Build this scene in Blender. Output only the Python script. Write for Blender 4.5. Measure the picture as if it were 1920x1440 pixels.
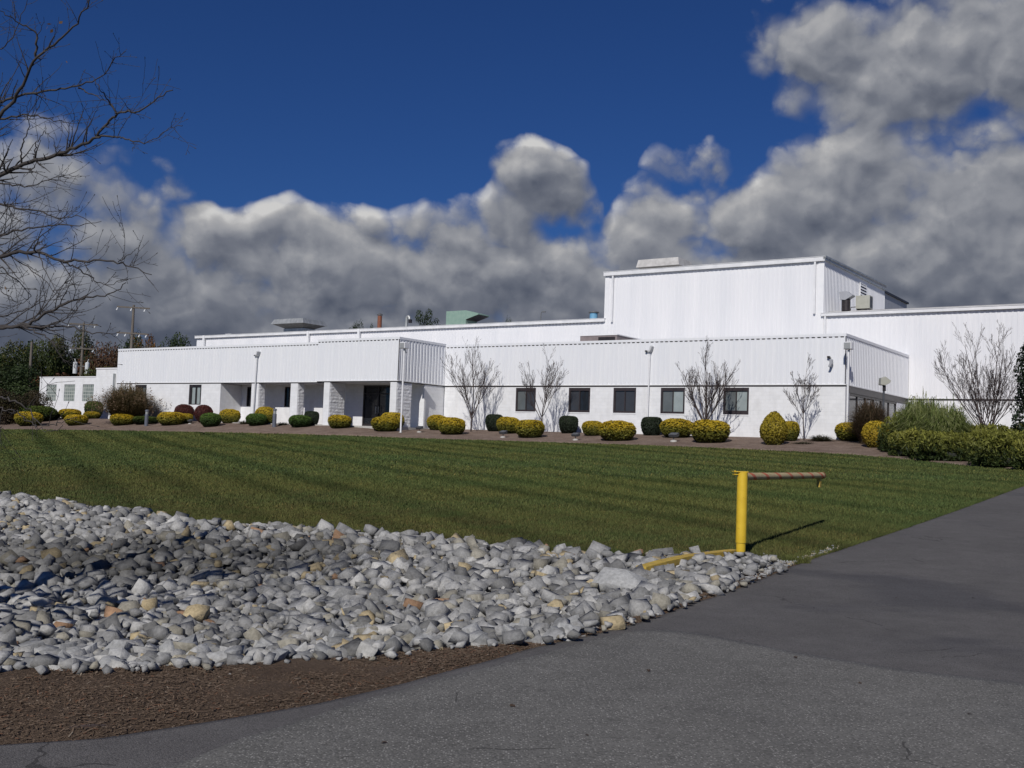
import bpy, bmesh, math, random
import numpy as np
from math import sin, cos, radians, pi, hypot, sqrt, atan2
from mathutils import Vector, Matrix, Quaternion, noise as mnoise

# ------------------------------------------------------------------ camera geometry
PITCH, ROLL, FPX = radians(3.2653), radians(2.0596), 1981.64
YAW = radians(-55.443)
EYE = 1.6
def _basis():
    f = np.array([0, cos(PITCH), sin(PITCH)]); r = np.array([1., 0, 0]); u = np.cross(r, f)
    c, s = cos(ROLL), sin(ROLL)
    return f, c*r+s*u, -s*r+c*u
CF, CR, CU = _basis()
CAM = np.array([0, 0, EYE])
UD = np.array([sin(YAW), cos(YAW), 0])        # along the facade, to the left
VD = np.array([cos(YAW), -sin(YAW), 0])       # into the building
ORG = np.array([17.222, 54.528, 2.479])       # right front corner of the office wing
def ray(px, py): return CF+(px-960)/FPX*CR-(py-720)/FPX*CU
def proj(P):
    d = np.asarray(P, float)-CAM; w = d@CF
    return 960+FPX*(d@CR)/w, 720-FPX*(d@CU)/w
def B(u, v, z): return ORG+u*UD+v*VD+np.array([0, 0, z])
def uv_of(x, y):
    dx, dy = x-ORG[0], y-ORG[1]
    return dx*UD[0]+dy*UD[1], dx*VD[0]+dy*VD[1]
def sstep(a, b, x):
    t = np.clip((x-a)/(b-a), 0, 1); return t*t*(3-2*t)
PV_R = ([-200, -43, -40, -30, -20, -12, -6, -2, 0, 200], [0, 0, .05, .50, 1.0, 1.42, 1.79, 2.25, 2.41, 2.41])
PV_L = ([-200, -43, -40, -30, -20, -14, -9, -5.5, -4.2, 200], [0, 0, .05, .47, .95, 1.28, 1.66, 2.25, 2.41, 2.41])
def H0(x, y):
    x = np.asarray(x, float); y = np.asarray(y, float)
    u, v = uv_of(x, y)
    k = sstep(20, 32, u)
    h = np.interp(v, *PV_R)*(1-k)+np.interp(v, *PV_L)*k
    return h
def hit(px, py, H=None, lo=3., hi=140.):
    H = H or H0
    d = ray(px, py); d = d/hypot(d[0], d[1])
    t = lo; step = .05
    prev = None
    while t < hi:
        P = CAM+d*t; g = float(H(P[0], P[1]))-P[2]
        if g >= 0:
            a, b = t-step, t
            for _ in range(20):
                m = (a+b)/2; P = CAM+d*m
                if float(H(P[0], P[1]))-P[2] >= 0: b = m
                else: a = m
            P = CAM+d*b; return P
        t += step
    return CAM+d*hi
FAR_PX = [(-150, 918), (0, 932), (100, 945), (200, 957), (300, 973), (420, 985), (520, 991), (640, 1003), (760, 1009), (880, 1021), (1000, 1035), (1080, 1040), (1180, 1046), (1290, 1049), (1380, 1049), (1500, 1058)]
NEAR_PX = [(-150, 1262), (0, 1262), (100, 1266), (200, 1263), (330, 1257), (440, 1256), (560, 1246), (660, 1243), (760, 1231), (860, 1222), (1000, 1213), (1100, 1195), (1200, 1165), (1300, 1130), (1400, 1095), (1460, 1075), (1500, 1060)]
FAR_E = np.array([hit(*p)[:2] for p in FAR_PX]); NEAR_E = np.array([hit(*p)[:2] for p in NEAR_PX])
# the bed runs on beyond the left edge of the picture
FAR_E = np.vstack([[-40, 44], FAR_E]); NEAR_E = np.vstack([[-40, 7.0], [-8, 6.2], NEAR_E])
def y_far(x): return np.interp(x, FAR_E[:, 0], FAR_E[:, 1])
def y_near(x): return np.interp(x, NEAR_E[:, 0], NEAR_E[:, 1])
def basin(x, y):
    x = np.asarray(x, float); y = np.asarray(y, float)
    yn, yf = y_near(x), y_far(x)
    t = np.clip((y-yn)/np.maximum(yf-yn, .3), 0, 1)
    bell = np.sin(pi*np.power(t, .8))**1.0
    return .62*bell*sstep(3.2, -4.5, x)
def H(x, y): return H0(x, y)-basin(x, y)
# ------------------------------------------------------------------ scene, camera, exposure
for o in list(bpy.data.objects): bpy.data.objects.remove(o, do_unlink=True)
SC = bpy.context.scene; COL = SC.collection
SC.view_settings.view_transform = 'Standard'; SC.view_settings.look = 'None'
SC.view_settings.exposure = 0.0; SC.view_settings.gamma = 1.0
SC.view_settings.use_curve_mapping = False
cam = bpy.data.cameras.new('camera'); cam.sensor_width = 36; cam.sensor_fit = 'HORIZONTAL'
cam.lens = FPX/1920*36; cam.clip_start = .1; cam.clip_end = 6000
camo = bpy.data.objects.new('camera', cam); COL.objects.link(camo)
camo.matrix_world = Matrix([[CR[0], CU[0], -CF[0], CAM[0]], [CR[1], CU[1], -CF[1], CAM[1]], [CR[2], CU[2], -CF[2], CAM[2]], [0, 0, 0, 1]])
SC.camera = camo
SUN_EL, SUN_AZ = radians(37.5), radians(198.7)       # azimuth from +Y, clockwise seen from above
sd = bpy.data.lights.new('sun', 'SUN'); sd.energy = 3.55; sd.angle = radians(.5); sd.color = (1, .955, .89)
so = bpy.data.objects.new('sun', sd); COL.objects.link(so)
sdir = Vector((sin(SUN_AZ)*cos(SUN_EL), cos(SUN_AZ)*cos(SUN_EL), sin(SUN_EL)))
so.rotation_euler = sdir.to_track_quat('Z', 'Y').to_euler(); so.location = (-20, -30, 40)

# ------------------------------------------------------------------ world: nishita sky with cumulus built in direction space
W = bpy.data.worlds.new('World'); SC.world = W; W.use_nodes = True
def N(nt, t, **kw):
    n = nt.nodes.new(t)
    for k, v in kw.items():
        if k == 'ins':
            for i, x in v.items():
                if isinstance(x, bpy.types.NodeSocket): nt.links.new(x, n.inputs[i])
                else: n.inputs[i].default_value = x
        else: setattr(n, k, v)
    return n
def M_(nt, op, a, b=None, c=None, clamp=False):
    n = nt.nodes.new('ShaderNodeMath'); n.operation = op; n.use_clamp = clamp
    for i, x in enumerate((a, b, c)):
        if x is None: continue
        if isinstance(x, bpy.types.NodeSocket): nt.links.new(x, n.inputs[i])
        else: n.inputs[i].default_value = x
    return n.outputs[0]
def VM(nt, op, a, b=None, scale=None):
    n = nt.nodes.new('ShaderNodeVectorMath'); n.operation = op
    for i, x in enumerate((a, b)):
        if x is None: continue
        if isinstance(x, bpy.types.NodeSocket): nt.links.new(x, n.inputs[i])
        else: n.inputs[i].default_value = x
    if scale is not None: n.inputs['Scale'].default_value = scale
    return n
def ramp(nt, fac, stops, mode='LINEAR'):
    n = nt.nodes.new('ShaderNodeValToRGB'); n.color_ramp.interpolation = mode
    e = n.color_ramp.elements
    while len(e) > 1: e.remove(e[-1])
    e[0].position = stops[0][0]; e[0].color = (*stops[0][1], 1)
    for p, c in stops[1:]:
        q = e.new(p); q.color = (*c, 1)
    nt.links.new(fac, n.inputs[0]); return n.outputs[0]
def mixc(nt, f, a, b, blend='MIX'):
    n = nt.nodes.new('ShaderNodeMix'); n.data_type = 'RGBA'; n.blend_type = blend
    for i, x in ((0, f), (6, a), (7, b)):
        if isinstance(x, bpy.types.NodeSocket): nt.links.new(x, n.inputs[i])
        else: n.inputs[i].default_value = x if i == 0 else (*x, 1)
    return n.outputs[2]

# blobs: picture point, half width, half height (pixels of the photograph), strength
BLOBS = [(1540, 60, 120, 85, .9), (1690, 110, 190, 120, 1), (1870, 60, 150, 110, 1), (1590, 190, 110, 50, .7), (1990, 110, 160, 120, .9), 
 (1285, 305, 62, 48, .55), (1260, 390, 90, 62, .8), (1400, 410, 120, 80, .9), (1540, 375, 140, 100, 1.1), (1610, 330, 80, 55, .8), (1740, 380, 150, 130, 1), (1900, 340, 190, 110, 1),
 (1560, 500, 420, 100, 1.1), (1900, 520, 260, 150, 1.2), (1250, 500, 160, 90, .9),
 (1000, 330, 88, 62, 1.15), (1040, 375, 72, 58, 1), (975, 400, 70, 45, .7), (1168, 455, 62, 55, .9),
 (610, 450, 165, 66, .9), (800, 460, 130, 70, .85), (445, 470, 125, 68, .85), (760, 540, 430, 110, 1.2), (1010, 510, 160, 90, 1),
 (220, 450, 110, 80, .65), (60, 480, 150, 105, .6), (250, 360, 90, 45, .42), (150, 580, 330, 130, 1.2), (190, 290, 100, 42, .26), (30, 330, 110, 60, .32),
 (960, 720, 1900, 130, 1.3), (1350, 600, 600, 90, 1.2), (-500, 500, 420, 170, 1), (2500, 400, 380, 260, 1)]
def dir_ae(px, py):
    d = ray(px, py); return atan2(d[0], d[1]), atan2(d[2], hypot(d[0], d[1]))
g = bpy.data.node_groups.new('cloud_density', 'ShaderNodeTree')
g.interface.new_socket('p', in_out='INPUT', socket_type='NodeSocketVector')
g.interface.new_socket('d', in_out='OUTPUT', socket_type='NodeSocketFloat')
gi = g.nodes.new('NodeGroupInput'); go = g.nodes.new('NodeGroupOutput'); P = gi.outputs[0]
wn = N(g, 'ShaderNodeTexNoise', ins={'Vector': P, 'Scale': 9.0, 'Detail': 3.0, 'Roughness': .5})
wv = VM(g, 'MULTIPLY', VM(g, 'SUBTRACT', wn.outputs['Color'], (.5, .5, .5)).outputs[0], (.11, .085, 0)).outputs[0]
PW = VM(g, 'ADD', P, wv).outputs[0]
acc = None
for (px, py, rx, ry, s) in BLOBS:
    a, e = dir_ae(px, py)
    q = VM(g, 'MULTIPLY', VM(g, 'SUBTRACT', PW, (a, e, 0)).outputs[0], (FPX/rx/1.18, FPX/ry/1.18, 0)).outputs[0]
    dd = VM(g, 'DOT_PRODUCT', q, q).outputs['Value']
    v = M_(g, 'MULTIPLY_ADD', dd, -s, s)
    acc = v if acc is None else M_(g, 'SMOOTH_MAX', acc, v, .25)
# far round the horizon and behind the camera: loose cloud from noise alone
bn = N(g, 'ShaderNodeTexNoise', ins={'Vector': P, 'Scale': 2.2, 'Detail': 3.0})
sep = N(g, 'ShaderNodeSeparateXYZ', ins={0: P})
out_of = M_(g, 'SUBTRACT', M_(g, 'ABSOLUTE', sep.outputs[0]), .72, clamp=True)
bg = M_(g, 'MULTIPLY', M_(g, 'SUBTRACT', bn.outputs[0], .5), M_(g, 'MULTIPLY', out_of, 12, clamp=True))
acc = M_(g, 'MAXIMUM', acc, M_(g, 'SUBTRACT', M_(g, 'MULTIPLY', bg, 4), 1.2))
acc = M_(g, 'MAXIMUM', M_(g, 'MINIMUM', acc, M_(g, 'MULTIPLY', acc, 1.9)), -1.5)
n1 = N(g, 'ShaderNodeTexNoise', ins={'Vector': P, 'Scale': 15.0, 'Detail': 6.0, 'Roughness': .56})
n2 = N(g, 'ShaderNodeTexNoise', ins={'Vector': VM(g, 'ADD', P, (3.1, 7.7, 1.3)).outputs[0], 'Scale': 5.0, 'Detail': 2.0, 'Roughness': .5})
vw = VM(g, 'ADD', P, VM(g, 'MULTIPLY', VM(g, 'SUBTRACT', n1.outputs['Color'], (.5, .5, .5)).outputs[0], (.06, .06, 0)).outputs[0]).outputs[0]
vo = N(g, 'ShaderNodeTexVoronoi', feature='F1', voronoi_dimensions='2D', ins={'Vector': VM(g, 'MULTIPLY', vw, (1, 1.25, 0)).outputs[0], 'Scale': 12.0, 'Detail': 2.0, 'Roughness': .5, 'Lacunarity': 2.2})
d = M_(g, 'ADD', acc, M_(g, 'MULTIPLY', M_(g, 'SUBTRACT', n1.outputs[0], .5), .9))
d = M_(g, 'ADD', d, M_(g, 'MULTIPLY', M_(g, 'SUBTRACT', .72, vo.outputs['Distance']), 1.05))
d = M_(g, 'ADD', d, M_(g, 'MULTIPLY', M_(g, 'SUBTRACT', n2.outputs[0], .5), .5))
g.links.new(d, go.inputs[0])

nt = W.node_tree; nt.nodes.clear()
tc = N(nt, 'ShaderNodeTexCoord'); sx = N(nt, 'ShaderNodeSeparateXYZ', ins={0: tc.outputs['Generated']})
az = M_(nt, 'ARCTAN2', sx.outputs[0], sx.outputs[1]); el = M_(nt, 'ARCSINE', sx.outputs[2])
p = N(nt, 'ShaderNodeCombineXYZ', ins={0: az, 1: el}).outputs[0]
def dens(vec):
    n = nt.nodes.new('ShaderNodeGroup'); n.node_tree = g; nt.links.new(vec, n.inputs[0]); return n.outputs[0]
d0 = dens(p); d1 = dens(VM(nt, 'ADD', p, (-.007, .014, 0)).outputs[0])
alpha = N(nt, 'ShaderNodeMapRange', interpolation_type='SMOOTHSTEP', ins={0: d0, 1: -.22, 2: .62}).outputs[0]
big = N(nt, 'ShaderNodeTexNoise', ins={'Vector': VM(nt, 'ADD', p, (1.7, .4, 2.)).outputs[0], 'Scale': 4.2, 'Detail': 2.0}).outputs[0]
rel = M_(nt, 'ADD', M_(nt, 'MULTIPLY', M_(nt, 'SUBTRACT', d0, d1), .40), M_(nt, 'MULTIPLY', M_(nt, 'SUBTRACT', big, .47), .45))
core = N(nt, 'ShaderNodeMapRange', ins={0: d0, 1: .3, 2: 1.7}).outputs[0]
low = N(nt, 'ShaderNodeMapRange', interpolation_type='SMOOTHSTEP', ins={0: el, 1: .20, 2: .05}).outputs[0]
lum = M_(nt, 'ADD', .50, rel)
lum = M_(nt, 'SUBTRACT', lum, M_(nt, 'MULTIPLY', core, .07))
lum = M_(nt, 'SUBTRACT', lum, M_(nt, 'MULTIPLY', low, .20), clamp=True)
ccol = ramp(nt, lum, [(0, (.060, .074, .110)), (.2, (.088, .102, .140)), (.42, (.158, .172, .210)), (.65, (.275, .285, .315)), (.85, (.42, .42, .43)), (1, (.60, .595, .59))])
sky = N(nt, 'ShaderNodeTexSky', sky_type='NISHITA', sun_disc=False, sun_elevation=SUN_EL, sun_rotation=SUN_AZ, air_density=1.0, dust_density=.3, ozone_density=2.2, altitude=200)
SKY_STRENGTH = .10
skyc = mixc(nt, 1.0, sky.outputs[0], (.105, .210, .43), 'MULTIPLY')
cl = VM(nt, 'SCALE', ccol, scale=1/SKY_STRENGTH).outputs[0]
fin = mixc(nt, alpha, skyc, cl)
bgn = N(nt, 'ShaderNodeBackground', ins={0: fin, 1: SKY_STRENGTH})
wo = N(nt, 'ShaderNodeOutputWorld', ins={0: bgn.outputs[0]})

W.cycles.sampling_method = 'MANUAL'; W.cycles.sample_map_resolution = 512
# ------------------------------------------------------------------ tools
def tag(o, label=None, cat=None, group=None, kind=None):
    if label: o['label'] = label
    if cat: o['category'] = cat
    if group: o['group'] = group
    if kind: o['kind'] = kind
    return o
def empty(name, loc, rz=0):
    o = bpy.data.objects.new(name, None); COL.objects.link(o); o.location = loc; o.rotation_euler = (0, 0, rz); o.empty_display_size = .3; return o
def fast_mesh(name, V, F, mat, parent=None, smooth=False, col=None, loc=None):
    """V (n,3); F list of (m,k) int arrays"""
    me = bpy.data.meshes.new(name); V = np.asarray(V, np.float32)
    if not isinstance(F, list): F = [F]
    F = [np.asarray(f, np.int32) for f in F if len(f)]
    me.vertices.add(len(V)); me.vertices.foreach_set('co', V.ravel())
    loops = np.concatenate([f.ravel() for f in F]); tot = np.concatenate([np.full(len(f), f.shape[1], np.int32) for f in F])
    st = np.concatenate([[0], np.cumsum(tot)[:-1]]).astype(np.int32)
    me.loops.add(len(loops)); me.loops.foreach_set('vertex_index', loops)
    me.polygons.add(len(tot)); me.polygons.foreach_set('loop_start', st); me.polygons.foreach_set('loop_total', tot)
    if smooth: me.polygons.foreach_set('use_smooth', np.ones(len(tot), bool))
    if col is not None:
        a = me.color_attributes.new('tint', 'FLOAT_COLOR', 'POINT')
        c = np.ones((len(V), 4), np.float32); col = np.asarray(col, np.float32)
        if col.ndim == 1: c[:, :3] = col[:, None]
        else: c[:, :3] = col
        a.data.foreach_set('color', c.ravel())
    me.update(calc_edges=True); me.validate()
    me.materials.append(mat)
    o = bpy.data.objects.new(name, me); COL.objects.link(o)
    if parent: o.parent = parent
    if loc is not None: o.location = loc
    return o
class MB:
    def __init__(s): s.v = []; s.f = []
    def add(s, V, F):
        b = len(s.v); s.v += [tuple(map(float, p)) for p in V]; s.f += [tuple(b+i for i in f) for f in F]; return s
    def box(s, x0, x1, y0, y1, z0, z1):
        x0, x1 = sorted((x0, x1)); y0, y1 = sorted((y0, y1)); z0, z1 = sorted((z0, z1))
        return s.add([(x0, y0, z0), (x1, y0, z0), (x1, y1, z0), (x0, y1, z0), (x0, y0, z1), (x1, y0, z1), (x1, y1, z1), (x0, y1, z1)],
              [(0, 3, 2, 1), (4, 5, 6, 7), (0, 1, 5, 4), (1, 2, 6, 5), (2, 3, 7, 6), (3, 0, 4, 7)])
    def tube(s, P, R, n=8, cap=True):
        P = [Vector(p) for p in P]; R = R if hasattr(R, '__len__') else [R]*len(P)
        b = len(s.v); up = None
        for i, p in enumerate(P):
            t = (P[min(i+1, len(P)-1)]-P[max(i-1, 0)]).normalized()
            a = Vector((0, 0, 1)) if abs(t.z) < .9 else Vector((1, 0, 0))
            x = (a.cross(t)).normalized() if up is None else (up-t*up.dot(t)).normalized()
            up = x; y = t.cross(x)
            for k in range(n):
                an = 2*pi*k/n; q = p+(x*cos(an)+y*sin(an))*R[i]; s.v.append(tuple(q))
        for i in range(len(P)-1):
            for k in range(n):
                a0 = b+i*n+k; a1 = b+i*n+(k+1) % n; s.f.append((a0, a1, a1+n, a0+n))
        if cap:
            s.f.append(tuple(b+k for k in reversed(range(n)))); s.f.append(tuple(b+(len(P)-1)*n+k for k in range(n)))
        return s
    def prism(s, poly, axis, a, b):
        """poly of 2-D points in the two other axes, extruded along axis from a to b"""
        def mk(p, t):
            l = list(p); l.insert(axis, t); return tuple(l)
        n = len(poly); V = [mk(p, a) for p in poly]+[mk(p, b) for p in poly]
        F = [tuple(range(n-1, -1, -1)), tuple(range(n, 2*n))]+[(i, (i+1) % n, n+(i+1) % n, n+i) for i in range(n)]
        return s.add(V, F)
    def build(s, name, mat, parent=None, smooth=False, bevel=0, fix=True):
        me = bpy.data.meshes.new(name); me.from_pydata(s.v, [], s.f); me.update()
        if fix:
            bm = bmesh.new(); bm.from_mesh(me); bmesh.ops.recalc_face_normals(bm, faces=bm.faces)
            if bevel: bmesh.ops.bevel(bm, geom=list(bm.edges), offset=bevel, segments=2, affect='EDGES', profile=.5)
            bm.to_mesh(me); bm.free()
        if smooth:
            me.polygons.foreach_set('use_smooth', np.ones(len(me.polygons), bool)); me.set_sharp_from_angle(angle=radians(38))
        me.materials.append(mat)
        o = bpy.data.objects.new(name, me); COL.objects.link(o)
        if parent: o.parent = parent
        return o
def copy_tree(o, parent=None):
    c = o.copy(); COL.objects.link(c)
    if parent: c.parent = parent
    for ch in list(o.children): copy_tree(ch, c)
    return c
def instances(bV, bF, rot, pos):
    """bV (k,3), bF (m,j), rot (n,3,3), pos (n,3) -> joined arrays"""
    n = len(pos); k = len(bV)
    V = np.einsum('nij,kj->nki', rot, bV)+pos[:, None, :]
    F = bF[None]+(np.arange(n)*k)[:, None, None]
    return V.reshape(-1, 3), F.reshape(-1, bF.shape[1])
def rand_rot(rng, n):
    q = rng.normal(size=(n, 4)); q /= np.linalg.norm(q, axis=1)[:, None]; w, x, y, z = q.T
    return np.stack([np.stack([1-2*(y*y+z*z), 2*(x*y-z*w), 2*(x*z+y*w)], -1), np.stack([2*(x*y+z*w), 1-2*(x*x+z*z), 2*(y*z-x*w)], -1), np.stack([2*(x*z-y*w), 2*(y*z+x*w), 1-2*(x*x+y*y)], -1)], 1)
def rotz(a):
    c, s = np.cos(a), np.sin(a); z = np.zeros_like(a); o = np.ones_like(a)
    return np.stack([np.stack([c, -s, z], -1), np.stack([s, c, z], -1), np.stack([z, z, o], -1)], 1)

# ------------------------------------------------------------------ materials
def mat(name, color, rough=.7, metal=0, spec=.5):
    m = bpy.data.materials.new(name); m.use_nodes = True; nt = m.node_tree; b = nt.nodes['Principled BSDF']
    b.inputs['Roughness'].default_value = rough; b.inputs['Metallic'].default_value = metal
    b.inputs['Specular IOR Level'].default_value = spec
    if color is not None: b.inputs['Base Color'].default_value = (*color, 1)
    return m, nt, b
def noise(nt, vec, scale, detail=4, rough=.55, dist=0):
    n = N(nt, 'ShaderNodeTexNoise', ins={'Scale': scale, 'Detail': detail, 'Roughness': rough, 'Distortion': dist})
    if vec is not None: nt.links.new(vec, n.inputs['Vector'])
    return n.outputs[0]
def objv(nt, scale=None):
    o = N(nt, 'ShaderNodeTexCoord').outputs['Object']
    if scale: o = VM(nt, 'MULTIPLY', o, scale).outputs[0]
    return o
def worldv(nt): return N(nt, 'ShaderNodeNewGeometry').outputs['Position']
def bump(nt, b, h, strength=.5, dist=.02):
    n = N(nt, 'ShaderNodeBump', ins={'Strength': strength, 'Distance': dist, 'Height': h}); nt.links.new(n.outputs[0], b.inputs['Normal'])
def setc(nt, b, c): nt.links.new(c, b.inputs['Base Color'])
def simple(name, c1, c2, scale=6, rough=.6, metal=0, detail=4, bmp=0, stretch=None, spec=.5):
    m, nt, b = mat(name, None, rough, metal, spec)
    v = objv(nt, stretch); n = noise(nt, v, scale, detail)
    setc(nt, b, ramp(nt, n, [(.3, c1), (.7, c2)]))
    if bmp: bump(nt, b, n, bmp, .02)
    return m
M = {}
M['metal'] = simple('white_painted_metal', (.735, .752, .79), (.79, .80, .825), 1.2, .45, stretch=(3, 3, .25), detail=5)
M['metal_rear'] = simple('rear_painted_metal', (.72, .73, .76), (.80, .80, .82), .5, .5, stretch=(2, 2, .2), detail=5)
M['metal_gray'] = simple('grey_painted_metal', (.30, .31, .34), (.36, .37, .40), .8, .5, stretch=(2, 2, .2))
M['trim'] = simple('white_trim', (.76, .77, .79), (.82, .82, .83), 2, .45)
M['gutter'] = simple('white_gutter', (.66, .67, .69), (.80, .80, .81), 1.5, .45)
M['gravel_stop'] = simple('weathered_roof_edge', (.40, .39, .38), (.56, .55, .54), 2.5, .8)
M['dark_trim'] = simple('dark_bronze', (.020, .017, .018), (.035, .028, .030), 5, .45)
M['brown_frame'] = simple('brown_window_frame', (.030, .024, .026), (.046, .036, .039), 5, .4)
M['soffit'] = simple('soffit', (.55, .56, .58), (.62, .63, .65), 2, .7)
M['roofing'] = simple('roofing', (.40, .40, .40), (.52, .51, .50), 1.5, .9)
M['galv'] = simple('galvanised_steel', (.34, .36, .36), (.55, .56, .55), 3, .45, .5, stretch=(1, 1, .4))
M['galv_dark'] = simple('dull_steel', (.12, .12, .12), (.20, .20, .20), 3, .55, .4)
M['rust'] = simple('rusted_steel', (.16, .055, .03), (.26, .10, .06), 8, .85, stretch=(1, 1, .5))
M['green_paint'] = simple('pale_green_paint', (.20, .31, .26), (.26, .37, .31), 3, .55)
M['blue_paint'] = simple('light_blue_paint', (.12, .32, .52), (.20, .42, .60), 3, .5)
M['beige'] = simple('beige_enclosure', (.36, .36, .31), (.42, .42, .37), 3, .5)
M['pole_grey'] = simple('grey_pole_paint', (.50, .51, .53), (.60, .61, .62), 6, .5)
M['pole_white'] = simple('white_pole_paint', (.70, .71, .73), (.80, .80, .82), 6, .45)
M['bollard'] = simple('slate_bollard_paint', (.09, .10, .13), (.13, .14, .17), 6, .5)
M['lamp_grey'] = simple('lamp_housing', (.045, .05, .06), (.08, .085, .095), 8, .45)
M['concrete'] = simple('concrete', (.38, .37, .35), (.50, .49, .46), 8, .9, bmp=.2)
M['wood_pole'] = simple('weathered_pole', (.10, .085, .07), (.17, .15, .13), 3, .9, stretch=(6, 6, .5))
M['porcelain'] = simple('pale_porcelain', (.55, .57, .58), (.66, .68, .70), 5, .3)
def glassy(name, c, rough=.06, spec=.6):
    m, nt, b = mat(name, None, rough, 0, spec); v = objv(nt)
    n = noise(nt, v, 1.7, 2); setc(nt, b, ramp(nt, n, [(.3, tuple(x*.8 for x in c)), (.7, c)])); return m
M['pane_dark'] = glassy('dark_window_glass', (.020, .023, .028))
M['pane_mid'] = glassy('window_glass_over_blind', (.13, .145, .15), .1)
M['pane_smoke'] = glassy('smoky_window_glass', (.050, .052, .060), .08)
M['pane_pale'] = glassy('window_glass_over_pale_blind', (.33, .38, .385), .15)
M['pane_lens'] = glassy('lamp_lens', (.35, .36, .36), .1)
# painted concrete block
def block_mat(name, base, bump_s, split):
    m, nt, b = mat(name, None, .75)
    o = N(nt, 'ShaderNodeTexCoord').outputs['Object']; s = N(nt, 'ShaderNodeSeparateXYZ', ins={0: o})
    vec = N(nt, 'ShaderNodeCombineXYZ', ins={0: M_(nt, 'ADD', s.outputs[0], s.outputs[1]), 1: s.outputs[2]}).outputs[0]
    br = N(nt, 'ShaderNodeTexBrick', ins={'Vector': vec, 'Scale': 1.0, 'Mortar Size': .006, 'Mortar Smooth': .4, 'Brick Width': .406, 'Row Height': .203, 'Color1': (.85, .85, .85, 1), 'Color2': (1, 1, 1, 1), 'Mortar': (.8, .8, .8, 1), 'Bias': .3})
    n = noise(nt, o, 2.2 if not split else 5, 8, .65)
    c = ramp(nt, n, [(.3, tuple(x*.90 for x in base)), (.65, base)])
    c = mixc(nt, .45, c, mixc(nt, 1.0, c, br.outputs['Color'], 'MULTIPLY'))
    st = noise(nt, VM(nt, 'MULTIPLY', o, (1.5, 1.5, .25)).outputs[0], 1.3, 5, .6)
    c = mixc(nt, M_(nt, 'MULTIPLY', M_(nt, 'SUBTRACT', st, .52, clamp=True), 1.2), c, (.50, .50, .48))
    setc(nt, b, c)
    fine = noise(nt, o, 26 if not split else 9, 6, .7)
    h = M_(nt, 'SUBTRACT', M_(nt, 'MULTIPLY', fine, .5 if not split else 1.6), br.outputs['Fac'])
    bump(nt, b, h, bump_s, .012 if not split else .05)
    return m
M['block'] = block_mat('white_painted_block', (.80, .81, .83), .35, False)
M['block_split'] = block_mat('white_split_face_block', (.80, .81, .84), .5, True)
m, nt, b = mat('glass_block', None, .25)
o = objv(nt); s = N(nt, 'ShaderNodeSeparateXYZ', ins={0: o})
br = N(nt, 'ShaderNodeTexBrick', offset=0, ins={'Vector': N(nt, 'ShaderNodeCombineXYZ', ins={0: s.outputs[0], 1: s.outputs[2]}).outputs[0], 'Scale': 1.0, 'Mortar Size': .022, 'Brick Width': .3, 'Row Height': .3, 'Color1': (.17, .20, .19, 1), 'Color2': (.26, .29, .27, 1), 'Mortar': (.5, .52, .48, 1)})
setc(nt, b, br.outputs['Color']); M['glassblock'] = m

# asphalt, old and coarse / newer and smooth
def asphalt(name, base, chip, cs, amt, patch):
    m, nt, b = mat(name, None, .9, spec=.25); p = worldv(nt)
    big = noise(nt, p, .5, 5, .6); mid = noise(nt, p, 3.0, 6, .6)
    c = ramp(nt, big, [(.35, tuple(x*patch for x in base)), (.62, base)])
    c = mixc(nt, .35, c, mixc(nt, 1, c, ramp(nt, mid, [(.3, (.6, .6, .6)), (.7, (1.3, 1.3, 1.3))]), 'MULTIPLY'))
    vo = N(nt, 'ShaderNodeTexVoronoi', ins={'Vector': p, 'Scale': cs}); vs = N(nt, 'ShaderNodeSeparateColor', ins={0: vo.outputs['Color']})
    f = M_(nt, 'GREATER_THAN', vs.outputs[0], 1-amt); f = M_(nt, 'MULTIPLY', f, M_(nt, 'LESS_THAN', vo.outputs['Distance'], .42))
    c2 = mixc(nt, vs.outputs[1], tuple(x*.7 for x in chip), chip)
    g1 = M_(nt, 'GREATER_THAN', vs.outputs[2], .72)
    c = mixc(nt, M_(nt, 'MULTIPLY', g1, .5), c, tuple(x*.35 for x in base))
    c = mixc(nt, f, c, c2)
    sn = noise(nt, VM(nt, 'ADD', p, (31, 7, 0)).outputs[0], .33, 5, .55, .6)
    c = mixc(nt, M_(nt, 'MULTIPLY', N(nt, 'ShaderNodeMapRange', interpolation_type='SMOOTHSTEP', ins={0: sn, 1: .52, 2: .66}).outputs[0], .55 if patch > .83 and cs > 90 else .25), c, mixc(nt, 1.0, c, (.52, .54, .62), 'MULTIPLY'))
    ed = N(nt, 'ShaderNodeTexVoronoi', feature='DISTANCE_TO_EDGE', ins={'Vector': VM(nt, 'ADD', p, VM(nt, 'SCALE', N(nt, 'ShaderNodeTexNoise', ins={'Vector': p, 'Scale': 1.6, 'Detail': 4.0}).outputs['Color'], scale=.5).outputs[0]).outputs[0], 'Scale': .30})
    ck = M_(nt, 'MULTIPLY', M_(nt, 'LESS_THAN', ed.outputs['Distance'], .0022), M_(nt, 'GREATER_THAN', noise(nt, p, .7, 2), .56))
    c = mixc(nt, M_(nt, 'MULTIPLY', ck, .6), c, (.025, .024, .023))
    setc(nt, b, c)
    fn = noise(nt, p, cs*.9, 3, .7)
    bump(nt, b, M_(nt, 'ADD', fn, M_(nt, 'MULTIPLY', vo.outputs['Distance'], -.8)), .7, .006)
    return m
M['old_asphalt'] = asphalt('coarse_old_asphalt', (.162, .158, .148), (.36, .35, .33), 75, .20, .84)
M['new_asphalt'] = asphalt('smooth_grey_asphalt', (.128, .122, .120), (.21, .20, .195), 110, .10, .84)
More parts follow.
